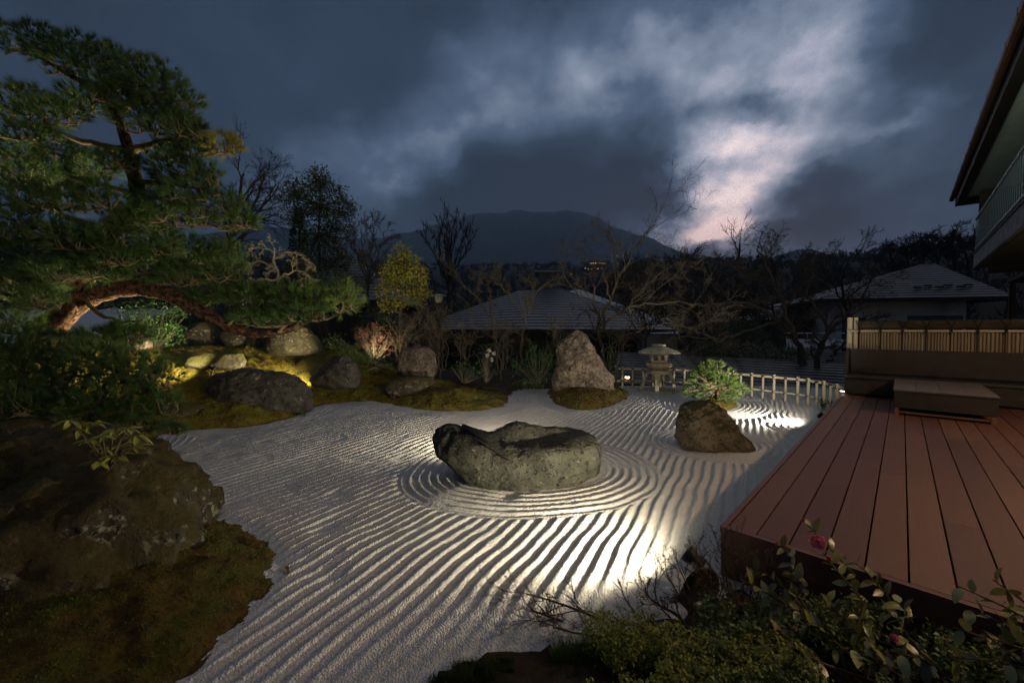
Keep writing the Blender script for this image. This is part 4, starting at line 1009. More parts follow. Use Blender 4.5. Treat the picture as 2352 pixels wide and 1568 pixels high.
# ------------------------------------------------------------------ big pine
def build_pine():
    rng = np.random.RandomState(7); r2 = random.Random(7)
    base = at(60, 850, 5.9); base.z = HT(base.x, base.y)
    t = thing('pine_tree', 'large garden pine with layered needle pads and a low arching red bough on the left', 'tree', base)
    def path(P, d0, d1=None):
        n = len(P); return [at(px, py, d0+((d1 if d1 is not None else d0)-d0)*i/(n-1)) for i, (px, py) in enumerate(P)]
    def smooth(pts, rad, it=2):
        for _ in range(it):
            np_, nr = [pts[0]], [rad[0]]
            for i in range(len(pts)-1):
                np_ += [pts[i].lerp(pts[i+1], .25), pts[i].lerp(pts[i+1], .75)]; nr += [rad[i]*.75+rad[i+1]*.25, rad[i]*.25+rad[i+1]*.75]
            pts, rad = np_+[pts[-1]], nr+[rad[-1]]
        return pts, rad
    def gnarl(pts, a): return [p+Vector((r2.gauss(0, 1), r2.gauss(0, 1), r2.gauss(0, 1)))*a for p in pts]
    tr = [base-Vector((0, 0, .15))]+path([(70, 800), (110, 755), (165, 705), (190, 640), (205, 580), (250, 535), (305, 500), (318, 455), (308, 390), (288, 320), (268, 262), (215, 205), (150, 160)], 5.9, 6.0)
    p, r = smooth(tr, [.20, .19, .18, .16, .14, .13, .12, .11, .10, .085, .07, .058, .045, .025], 2)
    MB().tube(gnarl(p, .008), r, 12).build('trunk', M_bark_pine, t, smooth=True)
    arch = path([(150, 715), (205, 678), (265, 662), (335, 660), (400, 680), (460, 715), (520, 748), (580, 768), (640, 764), (700, 742), (755, 705), (800, 680)], 5.95, 6.1)
    p, r = smooth(arch, [.16, .145, .135, .125, .11, .095, .08, .068, .055, .045, .032, .018], 2)
    bow = MB().tube(gnarl(p, .006), r, 12).build('low_bough', M_bark_pine, t, smooth=True)
    limbs = [
        ([(268, 262), (330, 220), (400, 215)], .05, 6.0, 5.6), ([(215, 205), (120, 150), (40, 100)], .045, 6.0, 6.2),
        ([(295, 345), (220, 335), (130, 305), (40, 280)], .06, 6.0, 5.4), ([(300, 350), (350, 330), (420, 320), (500, 345)], .06, 6.0, 5.8),
        ([(312, 420), (370, 420), (440, 425), (500, 450)], .05, 6.0, 5.5), ([(315, 450), (220, 420), (120, 400), (20, 420)], .05, 6.0, 6.6),
        ([(250, 535), (180, 510), (90, 470), (10, 470)], .06, 6.0, 5.1), ([(300, 500), (390, 500), (470, 520), (560, 520)], .055, 6.0, 5.9),
        ([(205, 580), (150, 590), (80, 560), (10, 555)], .05, 6.0, 5.2), ([(230, 560), (320, 590), (400, 600), (500, 600)], .05, 6.0, 6.4),
        ([(165, 705), (110, 680), (50, 650), (0, 640)], .05, 5.9, 5.0), ([(110, 755), (180, 800), (260, 850), (350, 880)], .06, 5.9, 4.6),
        ([(70, 800), (110, 850), (180, 910), (300, 940), (400, 985)], .05, 5.9, 4.3), ([(70, 800), (40, 830), (20, 880)], .05, 5.9, 4.6),
        ([(460, 715), (480, 690), (500, 670)], .035, 6.0, 6.2), ([(520, 748), (560, 720), (610, 690)], .03, 6.0, 5.9), ([(640, 764), (670, 730), (700, 700)], .03, 6.0, 6.2), ([(335, 660), (400, 640), (480, 640)], .04, 6.0, 5.8),
        ([(180, 680), (250, 740), (330, 735)], .035, 5.9, 5.4)]
    for P, rr, d0, d1 in limbs:
        q = path(P, d0, d1); p, r = smooth(q, [rr*(1-.75*i/(len(q)-1)) for i in range(len(q))], 2)
        MB().tube(gnarl(p, .012), r, 7).build('limb', M_twig_pine, t, smooth=True)
    # needle pads: x, y, rx, ry, depth, material
    G, Yl = M_needle, M_needle_y
    pads = [(70, 95, 85, 34, 6.1, G), (165, 130, 95, 46, 6.1, G), (255, 165, 90, 50, 6.0, G), (340, 195, 85, 55, 5.8, G), (405, 232, 50, 48, 5.7, G),
            (40, 235, 75, 38, 5.6, G), (120, 265, 80, 36, 5.5, G), (200, 235, 70, 35, 5.9, G), (265, 215, 70, 32, 5.7, G), (330, 275, 75, 35, 5.7, G), (400, 290, 62, 34, 5.6, G), (440, 300, 30, 25, 5.7, G),
            (505, 338, 48, 24, 5.8, Yl), (440, 345, 50, 24, 5.8, G), (380, 350, 45, 20, 6.0, G),
            (50, 345, 60, 22, 6.6, G), (150, 350, 60, 24, 6.6, G), (40, 395, 85, 45, 6.0, G), (215, 385, 70, 35, 6.5, G), (130, 405, 70, 35, 6.4, G), (395, 390, 60, 32, 5.7, G), (460, 408, 50, 30, 5.6, G), (420, 440, 70, 26, 5.6, G),
            (40, 450, 90, 38, 5.2, G), (140, 455, 75, 36, 5.2, G), (225, 452, 55, 42, 5.2, G), (350, 455, 55, 30, 5.9, G), (490, 475, 75, 32, 5.8, G), (415, 500, 80, 36, 5.8, G), (545, 510, 55, 24, 5.9, G), (360, 540, 50, 26, 6.0, G),
            (50, 520, 95, 42, 5.1, G), (150, 545, 80, 36, 5.1, G), (255, 590, 70, 32, 5.3, G), (60, 590, 70, 35, 5.2, G), (175, 620, 75, 30, 5.3, G), (330, 610, 70, 32, 5.7, G), (430, 580, 80, 36, 6.3, G), (510, 580, 50, 30, 6.4, G), (490, 625, 75, 34, 5.9, G), (410, 635, 60, 30, 5.8, G),
            (30, 660, 75, 38, 5.0, G), (105, 660, 40, 20, 5.2, G), (230, 630, 60, 18, 5.5, G),
            (520, 672, 60, 26, 6.1, G), (585, 690, 65, 34, 6.0, G), (650, 682, 70, 32, 6.0, G), (720, 684, 60, 34, 6.1, M_needle_b), (790, 690, 42, 40, 6.1, M_needle_b), (690, 722, 75, 22, 5.9, G), (600, 735, 70, 20, 5.9, G), (450, 690, 40, 20, 6.1, G),  # bough-tip pads get brighter needles: lamplight put into their colour
            (25, 745, 70, 36, 5.0, G), (30, 800, 85, 45, 4.6, G), (130, 805, 85, 42, 4.8, G), (235, 775, 60, 24, 5.4, G), (300, 765, 50, 25, 5.4, G), (215, 830, 85, 45, 4.6, G), (300, 850, 75, 45, 4.5, G), (360, 870, 50, 42, 4.5, G), (60, 870, 90, 42, 4.4, G), (160, 895, 90, 42, 4.4, G), (265, 915, 85, 38, 4.3, G), (350, 930, 55, 35, 4.4, G), (80, 940, 80, 36, 4.2, G), (190, 950, 80, 30, 4.2, G), (320, 970, 70, 26, 4.3, G), (395, 985, 25, 14, 4.3, G), (20, 930, 60, 40, 4.0, G),
            (240, 540, 60, 30, 5.3, G), (300, 515, 50, 26, 5.4, G), (330, 490, 60, 26, 5.5, G), (200, 590, 60, 28, 5.3, G), (90, 690, 60, 30, 4.9, G), (60, 830, 80, 36, 4.5, G), (350, 570, 50, 22, 5.6, G), (100, 630, 70, 26, 5.0, G), (60, 305, 65, 24, 5.3, G), (270, 370, 45, 24, 5.6, G)]
    for (px, py, rx, ry, d, m) in pads:
        c = np.array(at(px, py, d)); sx, sz = rx/F*d, ry/F*d; sy = max(.5*sx, sz)*1.0
        n = int(50+sx*sz*1150); b = ball(rng, n, .2); b[:, 2] = b[:, 2]*.9+.1
        C = c+b*np.array([sx, sy, sz]); C[:, 2] += (fbm(C[:, 0]*5, C[:, 1]*5, 2)-.5)*.10
        Dn = unit(b*np.array([1, .9, .75])+np.array([0, 0, .55])+rng.normal(size=(n, 3))*.3)
        V, f = needles(rng, C, Dn, 37, .13 if d < 5 else .145, .0038 if d > 5 else .0030, .50)
        mesh_np('needle_pad', V, f, m, t)
        mb = MB(); 
        spine = [Vector((c[0]+sx*(k/3-1)*.75, c[1]+r2.uniform(-.3, .3)*sy, c[2]-sz*r2.uniform(.45, .8))) for k in range(7)]; mb.tube(spine, [.012, .014, .015, .015, .013, .010, .006], 5)
        for i in r2.sample(range(n), min(n, 34)):
            q = Vector(C[i]); root = min(spine, key=lambda z: (z-q).length); mid = root.lerp(q, .55)+Vector((r2.gauss(0, .03), r2.gauss(0, .03), -.03)); mb.tube([root, mid, q], [.008, .005, .003], 4, caps=False)
        mb.build('twigs', M_twig_pine, t)
build_pine()

# small rounded pine on the right mound
def build_small_pine():
    rng = np.random.RandomState(21); r2 = random.Random(2); c0 = gp(1650, 932); d = c0.y
    t = thing('dwarf_pine', 'bright green domed dwarf pine on its little mossy mound behind the peaked rock', 'shrub', (c0.x, c0.y, .1))
    root = Vector((c0.x, c0.y, .1)); mb = MB(); mb.tube([root, root+Vector((-.02, 0, .2)), root+Vector((.03, 0, .45))], [.06, .05, .03], 8); mb.build('trunk', M_bark_pine, t, smooth=True)
    pads = [(1636, 846, 26, 14), (1612, 868, 30, 20), (1660, 866, 34, 20), (1640, 888, 54, 24), (1690, 898, 26, 16), (1592, 896, 22, 14), (1640, 912, 60, 14), (1622, 858, 24, 14), (1672, 880, 30, 18)]
    for px, py, rx, ry in pads:
        c = np.array(at(px, py, d)); sx, sz = rx/F*d, ry/F*d; sx *= .86; sz *= .9; n = int(30+sx*sz*560); b = ball(rng, n, .6); C = c+b*np.array([sx, sx*.9, sz])
        V, f = needles(rng, C, unit(b+np.array([0, 0, .6])), 46, .125, .0045, .42); mesh_np('needle_pad', V, f, M_needle_b, t)
        tw = MB()
        for i in r2.sample(range(n), 10): tw.tube([root+Vector((0, 0, .3)), Vector(C[i])], [.012, .004], 4, caps=False)
        tw.build('twigs', M_twig_pine, t)
build_small_pine()

# ------------------------------------------------------------------ bare trees
def bare(label, limbs, P, mat, seed, d, gz=None, name='bare_tree', cat_='tree', group=None, split=1):
    """limbs: list of (points in view, start radius[, depth drift]); twigs sprout from them"""
    rng = random.Random(seed); out = []
    p0 = at(*limbs[0][0][0], d); g = gz if gz is not None else p0.z
    t = thing(name, label, cat_, (p0.x, p0.y, g), group)
    for L in limbs:
        pts0, r = L[0], L[1]; dd = L[2] if len(L) > 2 else 0; n = len(pts0); lv = L[3] if len(L) > 3 else 0
        pts = [at(px, py, d+dd*i/(n-1)) for i, (px, py) in enumerate(pts0)]
        Lv = sum((pts[i+1]-pts[i]).length for i in range(len(pts)-1))
        if L is limbs[0] and gz is not None: pts = [Vector((pts[0].x, pts[0].y, gz-.1))]+pts
        for _ in range(2):
            q = [pts[0]]
            for i in range(len(pts)-1): q += [pts[i].lerp(pts[i+1], .25), pts[i].lerp(pts[i+1], .75)]
            pts = q+[pts[-1]]
        j = P.get('jit', .03); pts = [pts[0]]+[q+Vector((rng.gauss(0, j), rng.gauss(0, j), rng.gauss(0, j))) for q in pts[1:]]
        rad = [max(r*(1-.75*i/(len(pts)-1)), P['rmin']) for i in range(len(pts))]
        out.append((lv, pts, rad))
        sprout(out, rng, pts, rad, min(Lv, P.get('lmax', 9)), lv, P)
    branches_to(out, mat, t, split); return t, out
def PR(lev, nb, ang=(25, 55), ratio=(.42, .62), wig=.16, up=(.0, .05), rmin=.004, **k):
    d = dict(ratio0=(.27, .45), lev=lev, nb=nb, ang=ang, ratio=ratio, wig=wig, up=up, rmin=rmin); d.update(k); return d
# lit maple right of the standing stone
bare('spreading leafless maple with pale lit branches right of the standing stone',
     [([(1388, 800), (1372, 765), (1368, 700), (1362, 650)], .07), ([(1372, 765), (1410, 728), (1450, 700), (1560, 690), (1610, 700)], .045, -.8), ([(1372, 760), (1400, 700), (1420, 640), (1450, 580), (1500, 518)], .05, .4),
      ([(1400, 690), (1390, 640), (1375, 600), (1345, 560)], .03, .3), ([(1450, 700), (1490, 650), (1530, 620), (1560, 600)], .025, -.5), ([(1368, 720), (1330, 680), (1300, 640), (1290, 610)], .03, .2), ([(1420, 640), (1440, 600), (1410, 560), (1400, 530)], .025), ([(1388, 800), (1450, 760), (1540, 740), (1600, 760)], .025, -.7)],
     PR(4, [8, 5, 4, 3], (22, 52), (.36, .54), .13, (.02, .03), .003, rr=.48), M_bark_tan, 5, 11.3, .0)
# pale shrubs/small trees in front of the centre roof
bare('small pale leafless tree with upswept twigs before the centre roof',
     [([(1195, 800), (1207, 740), (1212, 690)], .035), ([(1207, 740), (1180, 690), (1150, 655), (1140, 630)], .02), ([(1212, 700), (1245, 660), (1270, 640)], .02), ([(1210, 720), (1225, 670), (1220, 640)], .02)],
     PR(4, [7, 5, 4, 3], (20, 45), (.42, .6), .12, (.05, .08), .0028, ratio0=(.18, .32), rr=.48), M_bark_tan, 6, 11.0, .15)
bare('slender leafless sapling leaning left of the small pale tree',
     [([(1140, 800), (1130, 740), (1105, 690), (1060, 655), (1045, 620)], .03), ([(1130, 740), (1125, 690), (1120, 650)], .02)],
     PR(4, [7, 5, 4, 2], (20, 48), (.40, .58), .12, (.05, .08), .0028, ratio0=(.16, .30), rr=.48), M_bark_tan, 7, 11.2, .15)
# twiggy brown scrub along the back
for i, (px, py, w, h, lab) in enumerate([(1010, 790, 40, 60, 'tangled brown leafless scrub below the lamp post'), (1075, 800, 45, 50, 'low brown leafless thicket left of the white-flowered shrub'), (975, 770, 35, 60, 'thin upright brown twigs behind the upright block of stone'), (1150, 795, 40, 50, 'leafless brown bush behind the white-flowered shrub'), (1290, 790, 30, 60, 'brown twigs just left of the standing stone tip'), (1420, 790, 40, 50, 'brown twigs between the standing stone and the lantern roof'), (920, 790, 30, 40, 'thin dry twigs beside the russet dome bush')]):
    d = 10.6+.25*(i % 3); rng = random.Random(30+i)
    limbs = [([(px+rng.uniform(-.3, .3)*w, 850), (px+rng.uniform(-.6, .6)*w, py), (px+rng.uniform(-1, 1)*w, py-h*rng.uniform(.5, 1))], .014, rng.uniform(-.3, .3)) for k in range(7)]
    bare(lab, limbs, PR(3, [6, 5, 3], (20, 55), (.35, .6), .2, (.02, .02), .0026, jit=.02, ratio0=(.18, .34), rr=.48), M_bark_grey if i % 2 else M_bark_tan, 40+i, d, .1, 'leafless_shrub', 'shrub', split=0)
# dark bare trees right of centre
DK = PR(4, [8, 5, 4, 3], (25, 60), (.38, .58), .15, (.01, .02), .005, ratio0=(.20, .36))
bare('gnarled dark leafless tree with thick trunk at right, leaning to the left',
     [([(1850, 830), (1835, 800), (1822, 765), (1790, 735)], .14), ([(1790, 735), (1740, 700), (1680, 690), (1600, 720)], .06, -.6), ([(1822, 765), (1800, 700), (1770, 640), (1740, 570)], .07), ([(1800, 710), (1840, 650), (1860, 590)], .05, .5), ([(1790, 735), (1720, 760), (1640, 780), (1560, 770)], .05, -.5), ([(1770, 650), (1700, 620), (1660, 600)], .04)], DK, M_bark_dark, 8, 12.6, -2.6)
bare('dark leafless tree with two leaning stems in front of the low pale building',
     [([(1875, 830), (1890, 790), (1905, 755), (1880, 720)], .11), ([(1905, 760), (1950, 720), (1985, 680), (2000, 640)], .05), ([(1885, 800), (1870, 780), (1855, 772)], .05), ([(1900, 830), (1930, 800), (1950, 780)], .05, -.4), ([(1880, 720), (1850, 670), (1870, 610)], .05), ([(1895, 770), (1940, 750), (2010, 730)], .035)], DK, M_bark_dark, 9, 12.2, -2.6)
DW = PR(4, [7, 5, 4, 3], (18, 45), (.42, .60), .12, (.03, .03), .006, ratio0=(.18, .30))
bare('tall dark leafless tree rising from the dark thicket at centre right', [([(1700, 800), (1705, 720), (1690, 640), (1700, 560)], .12), ([(1700, 700), (1750, 620), (1780, 580)], .06), ([(1700, 720), (1640, 650), (1620, 610)], .06)], DW, M_bark_dark, 10, 19, -2.7)
bare('dark leafless thicket tree left of the tall dark one', [([(1600, 800), (1610, 720), (1640, 640)], .10), ([(1605, 740), (1560, 660), (1540, 620)], .05), ([(1605, 740), (1660, 680), (1700, 650)], .05)], DW, M_bark_dark, 11, 17, -2.7)
bare('dark leafless thicket tree behind the pale low building', [([(1960, 780), (1940, 700), (1930, 640), (1950, 590)], .10), ([(1945, 700), (1900, 640), (1880, 600)], .05), ([(1940, 690), (2000, 640), (2040, 620)], .05)], DW, M_bark_dark, 12, 20, -2.7)
for i, (px, top, lab) in enumerate([(1480, 640, 'dim leafless tree behind the maple, nearest the centre roof'), (1560, 630, 'dim leafless tree midway between maple and thicket'), (1780, 650, 'dim leafless tree behind the gnarled leaning one'), (1650, 690, 'low dim leafless tree in the dark thicket above the dwarf pine'), (1740, 720, 'low dim leafless bush above the right fence end')]):
    bare(lab, [([(px, 830), (px+5, 760), (px-8, top+30), (px, top)], .08), ([(px, 780), (px-40, 720), (px-60, top+20)], .04), ([(px, 780), (px+45, 720), (px+70, top+25)], .04)], PR(3, [12, 9, 6], (22, 55), (.38, .58), .16, (.02, .03), .008), M_bark_dark, 60+i, 16+i*1.7, -2.7, group='leafless trees in the dark thicket')
# left of centre
bare('fan-shaped dark leafless tree against the mountain', [([(1030, 690), (1030, 640), (1033, 590), (1038, 535)], .16)]+[([(1030, 660), (1030+k*12, 600), (1032+k*24, 528+abs(k)*14)], .08) for k in (-2.0, -1.2, -.5, .6, 1.3, 2.0)],
     PR(4, [7, 5, 4, 3], (10, 26), (.40, .56), .08, (.07, .08), .009, ratio0=(.20, .34)), M_bark_dark, 13, 30, -2.7)
bare('leafless tree with lit grey twigs right of the tall evergreen', [([(845, 690), (848, 640), (842, 590)], .10)]+[([(846, 650), (846+k*18, 590), (846+k*30, 520+abs(k)*8)], .05) for k in (-1.4, -.6, .4, 1.3)],
     PR(4, [7, 5, 4, 3], (16, 40), (.40, .58), .12, (.04, .04), .006, ratio0=(.18, .32)), M_bark_grey, 14, 18, -1)
bare('large leafless tree with drooping fine twigs behind the pine', [([(520, 620), (530, 540), (545, 470), (560, 400)], .13)]+[([(535, 540), (560+k*20, 480), (585+k*25, 400+abs(k-1)*22)], .06, .5) for k in (-2, -1, 0, 1, 2)]+[([(535, 560), (580, 510), (640, 490)], .05)],
     PR(4, [7, 5, 4, 3], (20, 50), (.42, .60), .12, (.02, .0), .005), M_bark_dark, 15, 15, 0)
bare('weeping maple with pale snaking leafless branches above the low pine bough', [([(640, 665), (641, 645), (638, 625), (625, 600), (632, 570)], .06), ([(640, 640), (665, 625), (690, 620), (710, 635), (718, 660)], .035, -.3), ([(640, 645), (610, 640), (585, 645), (570, 662)], .035, -.3), ([(636, 615), (600, 600), (570, 605), (555, 630)], .03), ([(628, 590), (660, 575), (700, 590), (715, 610)], .03), ([(630, 580), (600, 565), (575, 575)], .02), ([(640, 650), (660, 655), (680, 668)], .02, -.3)],
     PR(4, [8, 5, 4, 2], (25, 60), (.30, .5), .24, (-.02, -.05), .005, jit=.02, ratio0=(.2, .36)), M_bark_pale, 16, 11.5)
bare('thin leafless tree behind the yellow-leaved tree, left side', [([(880, 700), (885, 650), (900, 600)], .06), ([(882, 660), (860, 620), (850, 590)], .03)], PR(4, [8, 6, 4, 2], (16, 40), (.4, .58), .12, (.05, .05), .006), M_bark_grey, 17, 15, -1)

# ------------------------------------------------------------------ leafy trees and shrubs
def leafy(name, label, cat_, blobs, d, ln, w, dens, leafmat, bark, seed, gz, trunk=None, droop=.15, group=None, updir=.4, clump=9, yd=.9, lpart='crown'):
    rng = np.random.RandomState(seed); r2 = random.Random(seed)
    base = at(*(trunk[0] if trunk else (blobs[0][0], blobs[0][1])), d); base.z = gz
    t = thing(name, label, cat_, base, group); Cs = []; Ds = []; st = MB()
    if trunk:
        pts = [base]+[at(px, py, d) for px, py in trunk[1:]]; st.tube(pts, [max(.055*d/12*(1-.7*i/(len(pts)-1)), .01) for i in range(len(pts))], 7)
    top = pts if trunk else [base, base+Vector((0, 0, .05))]
    for b in blobs:
        px, py, rx, ry = b[:4]; dd = d+(b[4] if len(b) > 4 else 0)
        c = np.array(at(px, py, dd)); sx, sz = rx/F*dd, ry/F*dd
        n = max(6, int(dens*sx*sz)); q = ball(rng, n, .45); P = c+q*np.array([sx, sx*yd, sz])
        m = Vector(c); root = min(top, key=lambda z: (z-m).length)
        for k in range(min(n, 8)):
            e = Vector(P[k]); mid = root.lerp(e, .5)+Vector((0, 0, -.03*sx)); st.tube([root, mid, e], [.016*d/12, .010*d/12, .005*d/12], 4, caps=False)
        C = np.repeat(P, clump, 0)+rng.normal(size=(n*clump, 3))*ln*.8; Dd = unit(np.repeat(q, clump, 0)*.7+rng.normal(size=(n*clump, 3))*.7+np.array([0, 0, updir])); Cs.append(C); Ds.append(Dd)
    V, f = leaves(rng, np.concatenate(Cs), np.concatenate(Ds), ln, w, droop)
    st.build('trunk' if trunk else 'stems', bark, t); mesh_np(lpart, V, f, leafmat, t); return t
leafy('evergreen_tree', 'tall open-crowned evergreen tree standing left of centre against the sky', 'tree',
      [(735, 405, 22, 18), (700, 430, 35, 18), (755, 440, 35, 22), (665, 450, 28, 18), (790, 480, 28, 22), (715, 470, 38, 22), (760, 500, 35, 24), (680, 500, 25, 20), (785, 540, 25, 20), (730, 540, 35, 22), (700, 570, 28, 18), (765, 575, 30, 20), (735, 610, 40, 20), (790, 600, 20, 18)],
      14.5, .13, .05, 420, M_leaf_dark, M_bark_dark, 31, -1, [(735, 690), (735, 620), (732, 540), (735, 470), (737, 410)], clump=8)
def conifer(label, px, top, bot, w, d, seed):
    rng = np.random.RandomState(seed); b = at(px, bot, d); tp = at(px, top, d); H = tp.z-b.z; t = thing('conifer', label, 'tree', b)
    MB().tube([b, tp], [.09, .02], 6).build('trunk', M_bark_dark, t); n = 650; h = rng.uniform(0, 1, n); a = rng.uniform(0, 6.28, n); R = w/F*d*(1-h)**.8*rng.uniform(.3, 1, n)
    C = np.stack([b.x+R*np.cos(a), b.y+R*np.sin(a), b.z+H*h-R*.15], -1); Dn = unit(np.stack([np.cos(a), np.sin(a), -.1+0*a], -1)+rng.normal(size=(n, 3))*.2)
    V, f = needles(rng, C, Dn, 22, .16, .012, .6); mesh_np('crown', V, f, mk('conifer_mat', (.012, .022, .014), (.022, .034, .02), 3, .7, island=.3), t)
conifer('dark narrow conifer just left of the open-crowned evergreen', 688, 478, 660, 38, 15.5, 33)
conifer('dark pointed conifer on the far slope below the mountain', 1437, 578, 640, 16, 60, 34)
leafy('yellow_leaved_tree', 'small lit tree with yellow-green leaves left of the lamp post', 'tree',
      [(925, 580, 22, 18), (940, 600, 28, 18), (905, 620, 28, 20), (955, 630, 32, 22), (920, 650, 32, 20), (885, 660, 20, 18), (970, 670, 22, 18), (935, 685, 38, 18), (895, 700, 25, 14), (910, 600, 16, 16)],
      11.6, .075, .036, 800, M_leaf_yel, M_bark_tan, 36, .2, [(918, 775), (920, 720), (922, 660), (926, 600)], clump=7)
leafy('clipped_bush', 'dense clipped green bush under the pine bough', 'shrub', [(350, 755, 60, 30), (390, 770, 35, 25), (315, 745, 40, 22), (345, 720, 70, 20, .3)], 8.6, .05, .026, 700, M_leaf_green, M_bark_grey, 37, 1.0, clump=6, lpart='foliage')
leafy('clipped_bush', 'shaded green hedge bush glimpsed beneath the arch of the red bough', 'shrub', [(300, 705, 60, 18), (370, 710, 60, 20), (420, 720, 40, 18)], 10.5, .06, .03, 350, M_leaf_green, M_bark_grey, 38, 1.1, clump=6, lpart='foliage')
leafy('russet_bush', 'russet domed deciduous bush behind the green plants', 'shrub', [(858, 772, 50, 32), (885, 790, 40, 30), (835, 780, 25, 25)], 10.3, .035, .012, 900, M_leaf_red, M_bark_tan, 39, .6, clump=7, lpart='foliage')
leafy('green_plant', 'lime green leafy perennials beside the dark pointed rock', 'plant', [(800, 815, 40, 18), (840, 825, 35, 16), (775, 800, 22, 16), (815, 800, 22, 14)], 9.3, .05, .014, 420, M_leaf_lime, M_leaf_green, 40, .7, clump=8, updir=1.0, lpart='foliage')
leafy('green_plant', 'darker green leafy plants right of the lime perennials', 'plant', [(865, 815, 30, 16), (890, 840, 25, 14), (770, 780, 24, 14), (845, 850, 30, 12)], 9.6, .05, .022, 420, M_leaf_green, M_bark_grey, 41, .6, clump=7, lpart='foliage')
leafy('nandina_bush', 'dark green drooping leafy bush left of the standing stone', 'shrub', [(1235, 805, 38, 22), (1205, 830, 32, 25), (1245, 845, 38, 30), (1215, 865, 35, 20), (1265, 820, 20, 30)], 9.9, .075, .024, 300, M_leaf_green, M_bark_grey, 42, .1, droop=.5, updir=-.1, clump=8, lpart='foliage')
leafy('nandina_bush', 'smaller dark green leafy bush between standing stone and lantern', 'shrub', [(1405, 835, 26, 18), (1415, 860, 20, 20), (1395, 815, 14, 14)], 9.9, .07, .022, 300, M_leaf_green, M_bark_grey, 43, .1, droop=.45, updir=-.1, clump=8, lpart='foliage')
leafy('flowering_shrub', 'low green shrub with dark leaves left of the white-flowered one', 'shrub', [(1065, 845, 25, 14), (1090, 855, 28, 12), (1045, 840, 14, 10)], 9.9, .06, .022, 380, M_leaf_green, M_bark_grey, 44, .1, clump=8, lpart='foliage')
tt = leafy('flowering_shrub', 'upright shrub with drooping white flower sprays', 'shrub', [(1115, 820, 22, 22), (1120, 800, 14, 14), (1125, 850, 25, 16)], 10.0, .06, .02, 330, M_leaf_green, M_bark_grey, 45, .1, clump=7, lpart='foliage')
rng = np.random.RandomState(4)
for k in range(9):
    p = at(rng.uniform(1098, 1135), rng.uniform(790, 830), 9.85); C = np.array(p)+rng.normal(size=(26, 3))*.02; V, f = leaves(rng, C, rng.normal(size=(26, 3))+np.array([0, 0, -1]), .03, .018); mesh_np('flower_spray', V, f, M_flower_w, tt)
leafy('evergreen_bush', 'dark leafy evergreen below the tall open-crowned tree', 'shrub', [(760, 640, 60, 25), (720, 650, 40, 25), (820, 650, 40, 22), (690, 620, 30, 25), (590, 590, 30, 25)], 13.2, .09, .045, 420, M_leaf_dark, M_bark_dark, 46, .3, clump=7, lpart='foliage')
leafy('evergreen_bush', 'lit leafy sprig bush right of the weeping maple', 'shrub', [(705, 592, 18, 14), (690, 600, 14, 10)], 12, .07, .034, 300, M_leaf_green, M_bark_dark, 47, .4, clump=6, lpart='foliage')
for i, (px, py, w, h, dd, lab) in enumerate([(1650, 800, 60, 22, 14, 'dark evergreen shrub beyond the low roof, left one'), (1780, 808, 70, 20, 14, 'dark evergreen shrub beyond the low roof, right one'), (1700, 760, 50, 25, 18, 'dark evergreen mass deep in the thicket'), (870, 740, 50, 30, 13, 'dark evergreen mass behind the low bough tip'), (985, 740, 35, 30, 13.5, 'dark shrub at the foot of the yellow-leaved tree')]):
    leafy('evergreen_bush', lab, 'shrub', [(px, py, w, h), (px-w*.5, py+8, w*.6, h*.7), (px+w*.6, py+6, w*.6, h*.7)], dd, .10, .05, 340, M_leaf_dark, M_bark_dark, 50+i, -1.5 if px > 1100 else .3, clump=7, lpart='foliage')

# ------------------------------------------------------------------ far: woods, tree line, hotel, lights
def far_wood():
    rng = np.random.RandomState(71); n = 4300
    a = rng.uniform(-.95, .95, n); r = np.exp(rng.uniform(math.log(36), math.log(620), n)); z = h_ground(a, r)
    keep = ~((np.abs(a) < 1.2) & (r < 45) & (rng.rand(n) < .5)); a, r, z = a[keep], r[keep], z[keep]; n = len(a)
    hgt = rng.uniform(4, 9, n)*np.clip(.55+r/500, .6, 1.1); k = 26
    C = np.stack([r*np.sin(a), r*np.cos(a), z+hgt*.15], -1); c = np.repeat(C, k, 0); hh = np.repeat(hgt, k)[:, None]; rr = np.repeat(np.maximum(r, 60), k)[:, None]
    v = unit(rng.normal(size=(n*k, 3))*np.array([.45, .45, .25])+np.array([0, 0, 1.0])); base = c+v*hh*rng.uniform(0, .5, (n*k, 1)); v2 = unit(v+rng.normal(size=(n*k, 3))*.35)
    l = hh*rng.uniform(.2, .45, (n*k, 1)); s = unit(np.cross(v2, rng.normal(size=(n*k, 3))))*(.04+.0009*rr)
    V = np.empty((n*k, 3, 3)); V[:, 0] = base-s; V[:, 1] = base+s; V[:, 2] = base+v2*l
    tag(mesh_np('hillside_wood', V.reshape(-1, 3), np.arange(n*k*3).reshape(-1, 3), mk('far_wood_mat', (.018, .017, .014), (.030, .026, .020), .05, .95, island=.4)), 'dark leafless woods covering the far hillside', 'woods', kind='stuff')
far_wood()
for i, px in enumerate((2050, 2085, 2120, 2155, 2190, 2222)):
    d = 46+3*(i % 3); top = [575, 560, 552, 545, 543, 548][i]; ds = ['leftmost', 'second from left', 'third from left', 'third from right', 'second from right', 'rightmost'][i]
    bare(f'dark flat-topped tree on the skyline above the neighbour roof, {ds} of six', [([(px+4, 640), (px, 600), (px-6, 575), (px-12, top+8)], .22), ([(px, 600), (px+14, 575), (px+24, top+6)], .13)], PR(3, [9, 8, 7], (28, 60), (.42, .60), .15, (.0, -.03), .026), M_bark_dark, 80+i, d, -1, group='flat-topped trees on the right skyline')
M_far = mk('far_building_mat', (.045, .045, .05), (.06, .06, .065), .2, .9)
M_farl = mk('far_window_mat', (.9, .6, .3), (.9, .6, .3), .2, .5, emit=((1, .62, .34), .3))
a = at(1600, 600, 340)
